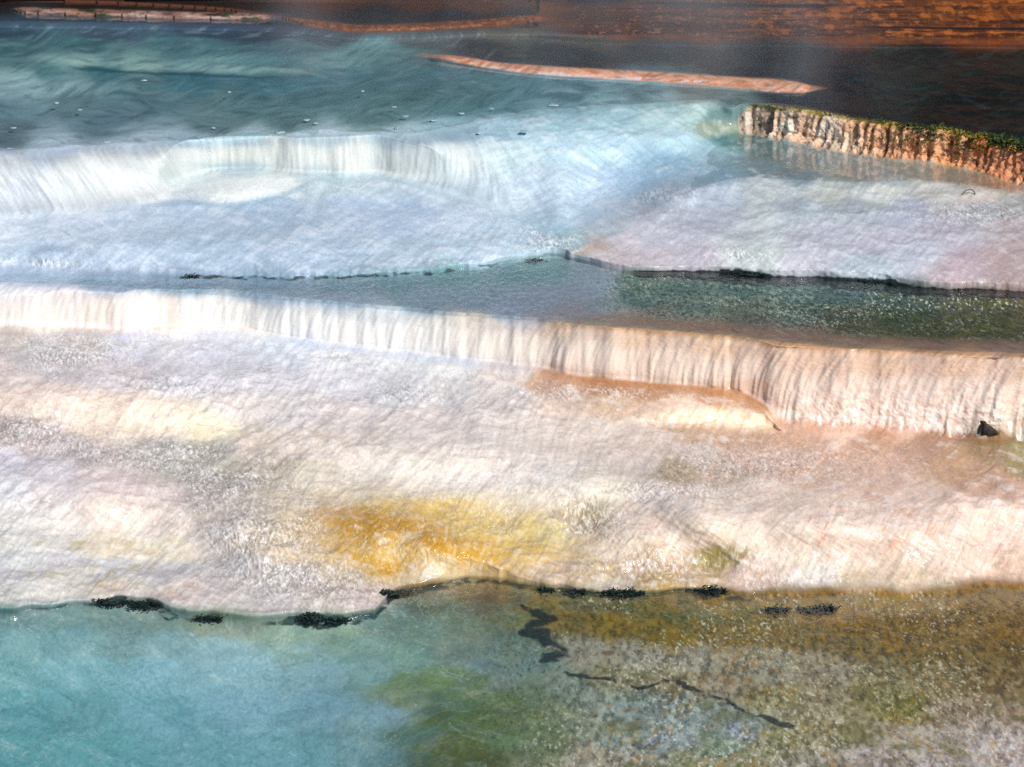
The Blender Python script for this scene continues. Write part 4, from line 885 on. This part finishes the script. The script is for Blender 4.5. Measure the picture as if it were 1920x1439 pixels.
# a hollow sheet that dips under the modelled terraces and climbs into the wooded hill behind
def gz(x, y):
    edge = -.9 + 0 * x
    back = ss(29.5, 34, y)
    hill = np.clip(y - 42, 0, None) * .30
    hill = np.minimum(hill, 60)
    return edge * (1 - back) + (2.0 + hill + .4 * (fbm(x / 9, y / 9, 3, 5) - .5)) * back
plane('ground', -1500, 1500, -1200, 1500, lambda x, y: gz(x, y), m_far, 160, 160)
plane('hillside', -60, 60, 30.5, 130, lambda x, y: 2.05 + np.minimum(np.clip(y - 40, 0, None) * .36, 60) + .4 * (fbm(x / 9, y / 9, 3, 5) - .5), m_far, 80, 80)
m_pine = simple_mat('pine_needles', hexlin('0c140c'), hexlin('1c2a16'), .9, 3)
vs = []; fs = []
rr = random.Random(4)
for _ in range(420):
    x = rr.uniform(-45, 45); y = rr.uniform(46, 100); zb = 2 + np.clip(y - 40, 0, None) * .36
    h = rr.uniform(9, 17); w = h * rr.uniform(.14, .2)
    for L in range(7):
        z0 = zb + h * (.06 + .13 * L); r = w * (1 - L / 7.6); n = 9; k = len(vs); a0 = rr.uniform(0, 6)
        vs.append((x, y, z0 + h * .24))
        for i in range(n):
            a = a0 + 6.2832 * i / n; q = r * (1 + .35 * ((i % 2) * 2 - 1) * rr.uniform(.4, 1))
            vs.append((x + q * math.cos(a), y + q * math.sin(a), z0 - h * .03 * (i % 2)))
        for i in range(n): fs.append([k, k + 1 + i, k + 1 + (i + 1) % n])
fw = mesh_np('far_wood', np.array(vs), np.array(fs), m_pine, smooth=False)
tag(fw, 'dark conifer wood on the slope beyond the pools', 'wood', kind='stuff')

def steam(name, x0, x1, y0, y1, z0, z1, dens, seed, label):
    v = np.array([(x, y, z) for z in (z0, z1) for y in (y0, y1) for x in (x0, x1)], float)
    f = np.array([(0,2,3,1),(4,5,7,6),(0,1,5,4),(2,6,7,3),(0,4,6,2),(1,3,7,5)])
    m, nt, out = new_mat(name); lk_ = nt.links.new
    tc = N_(nt, 'ShaderNodeTexCoord')
    geo = N_(nt, 'ShaderNodeNewGeometry')
    mp = N_(nt, 'ShaderNodeMapping'); mp.inputs['Scale'].default_value = (.7, .5, .45); mp.inputs['Location'].default_value = (seed, 0, 0); lk_(geo.outputs['Position'], mp.inputs['Vector'])
    n = N_(nt, 'ShaderNodeTexNoise', Scale=1.0, Detail=3.0, Distortion=.8); lk_(mp.outputs[0], n.inputs['Vector'])
    mr = N_(nt, 'ShaderNodeMapRange'); lk_(n.outputs['Fac'], mr.inputs['Value']); mr.inputs['From Min'].default_value = .42; mr.inputs['From Max'].default_value = .72; mr.inputs['To Max'].default_value = dens
    sp = N_(nt, 'ShaderNodeSeparateXYZ'); lk_(tc.outputs['Generated'], sp.inputs[0]); prev = mr.outputs[0]
    for ax in range(3):      # thin out toward every side of the cloud
        a = N_(nt, 'ShaderNodeMapRange', interpolation_type='SMOOTHSTEP'); lk_(sp.outputs[ax], a.inputs['Value']); a.inputs['From Max'].default_value = .25 if ax < 2 else .02
        b = N_(nt, 'ShaderNodeMapRange', interpolation_type='SMOOTHSTEP'); lk_(sp.outputs[ax], b.inputs['Value']); b.inputs['From Min'].default_value = 1.0; b.inputs['From Max'].default_value = .7 if ax < 2 else .2
        for q in (a, b):
            mm = N_(nt, 'ShaderNodeMath', operation='MULTIPLY'); lk_(prev, mm.inputs[0]); lk_(q.outputs[0], mm.inputs[1]); prev = mm.outputs[0]
    vs_ = N_(nt, 'ShaderNodeVolumeScatter'); vs_.inputs['Color'].default_value = (.95, .97, 1, 1); lk_(prev, vs_.inputs['Density']); lk_(vs_.outputs[0], out.inputs['Volume'])
    o = mesh_np(name, v, f, m, smooth=False); tag(o, label, 'steam', kind='stuff'); return o
steam('steam', -3.4, 4.8, 24.5, 31.5, 1.76, 3.6, .17, 0.0, 'thin grey steam drifting over the dark upper pool')
# ------------------------------------------------------------------ light
SUN_EL, SUN_AZ = math.radians(40), math.radians(146)     # azimuth clockwise from north (+Y): behind the viewer's right
w = bpy.data.worlds.new('World'); scene.world = w; w.use_nodes = True
nt = w.node_tree; nt.nodes.clear()
sky = nt.nodes.new('ShaderNodeTexSky'); sky.sky_type = 'NISHITA'; sky.sun_disc = False
sky.sun_elevation = SUN_EL; sky.sun_rotation = SUN_AZ; sky.altitude = 2000
bg = nt.nodes.new('ShaderNodeBackground'); bg.inputs[1].default_value = .10
wo = nt.nodes.new('ShaderNodeOutputWorld'); nt.links.new(sky.outputs[0], bg.inputs[0]); nt.links.new(bg.outputs[0], wo.inputs[0])
sd = bpy.data.lights.new('sun', 'SUN'); sd.energy = 4.0; sd.angle = math.radians(.5); sd.color = (1, .95, .88)
so = link(bpy.data.objects.new('sun', sd))
from mathutils import Vector
sdir = Vector((math.sin(SUN_AZ) * math.cos(SUN_EL), math.cos(SUN_AZ) * math.cos(SUN_EL), math.sin(SUN_EL)))
so.rotation_euler = sdir.to_track_quat('Z', 'Y').to_euler(); so.location = (5, -5, 20)

# ------------------------------------------------------------------ camera
cd = bpy.data.cameras.new('camera'); cam = link(bpy.data.objects.new('camera', cd))
cam.location = (0, 0, H); cam.rotation_euler = (math.pi / 2 - PITCH, 0, 0)
cd.dof.use_dof = True; cd.dof.focus_distance = 19.2; cd.dof.aperture_fstop = 4.0; cd.sensor_width = 36; cd.sensor_fit = 'HORIZONTAL'; cd.lens = 36 * FPX / 1920; cd.clip_end = 4000; cd.clip_start = .1
scene.camera = cam
scene.view_settings.view_transform = 'Standard'; scene.view_settings.look = 'None'; scene.view_settings.exposure = 0
scene.render.engine = 'CYCLES'; scene.cycles.volume_step_rate = 2.0; scene.cycles.volume_max_steps = 64
cy = scene.cycles; cy.use_denoising = False; cy.max_bounces = 6; cy.transparent_max_bounces = 8; cy.caustics_reflective = False; cy.caustics_refractive = False
print('done', time.time() - T0, NU, NV)
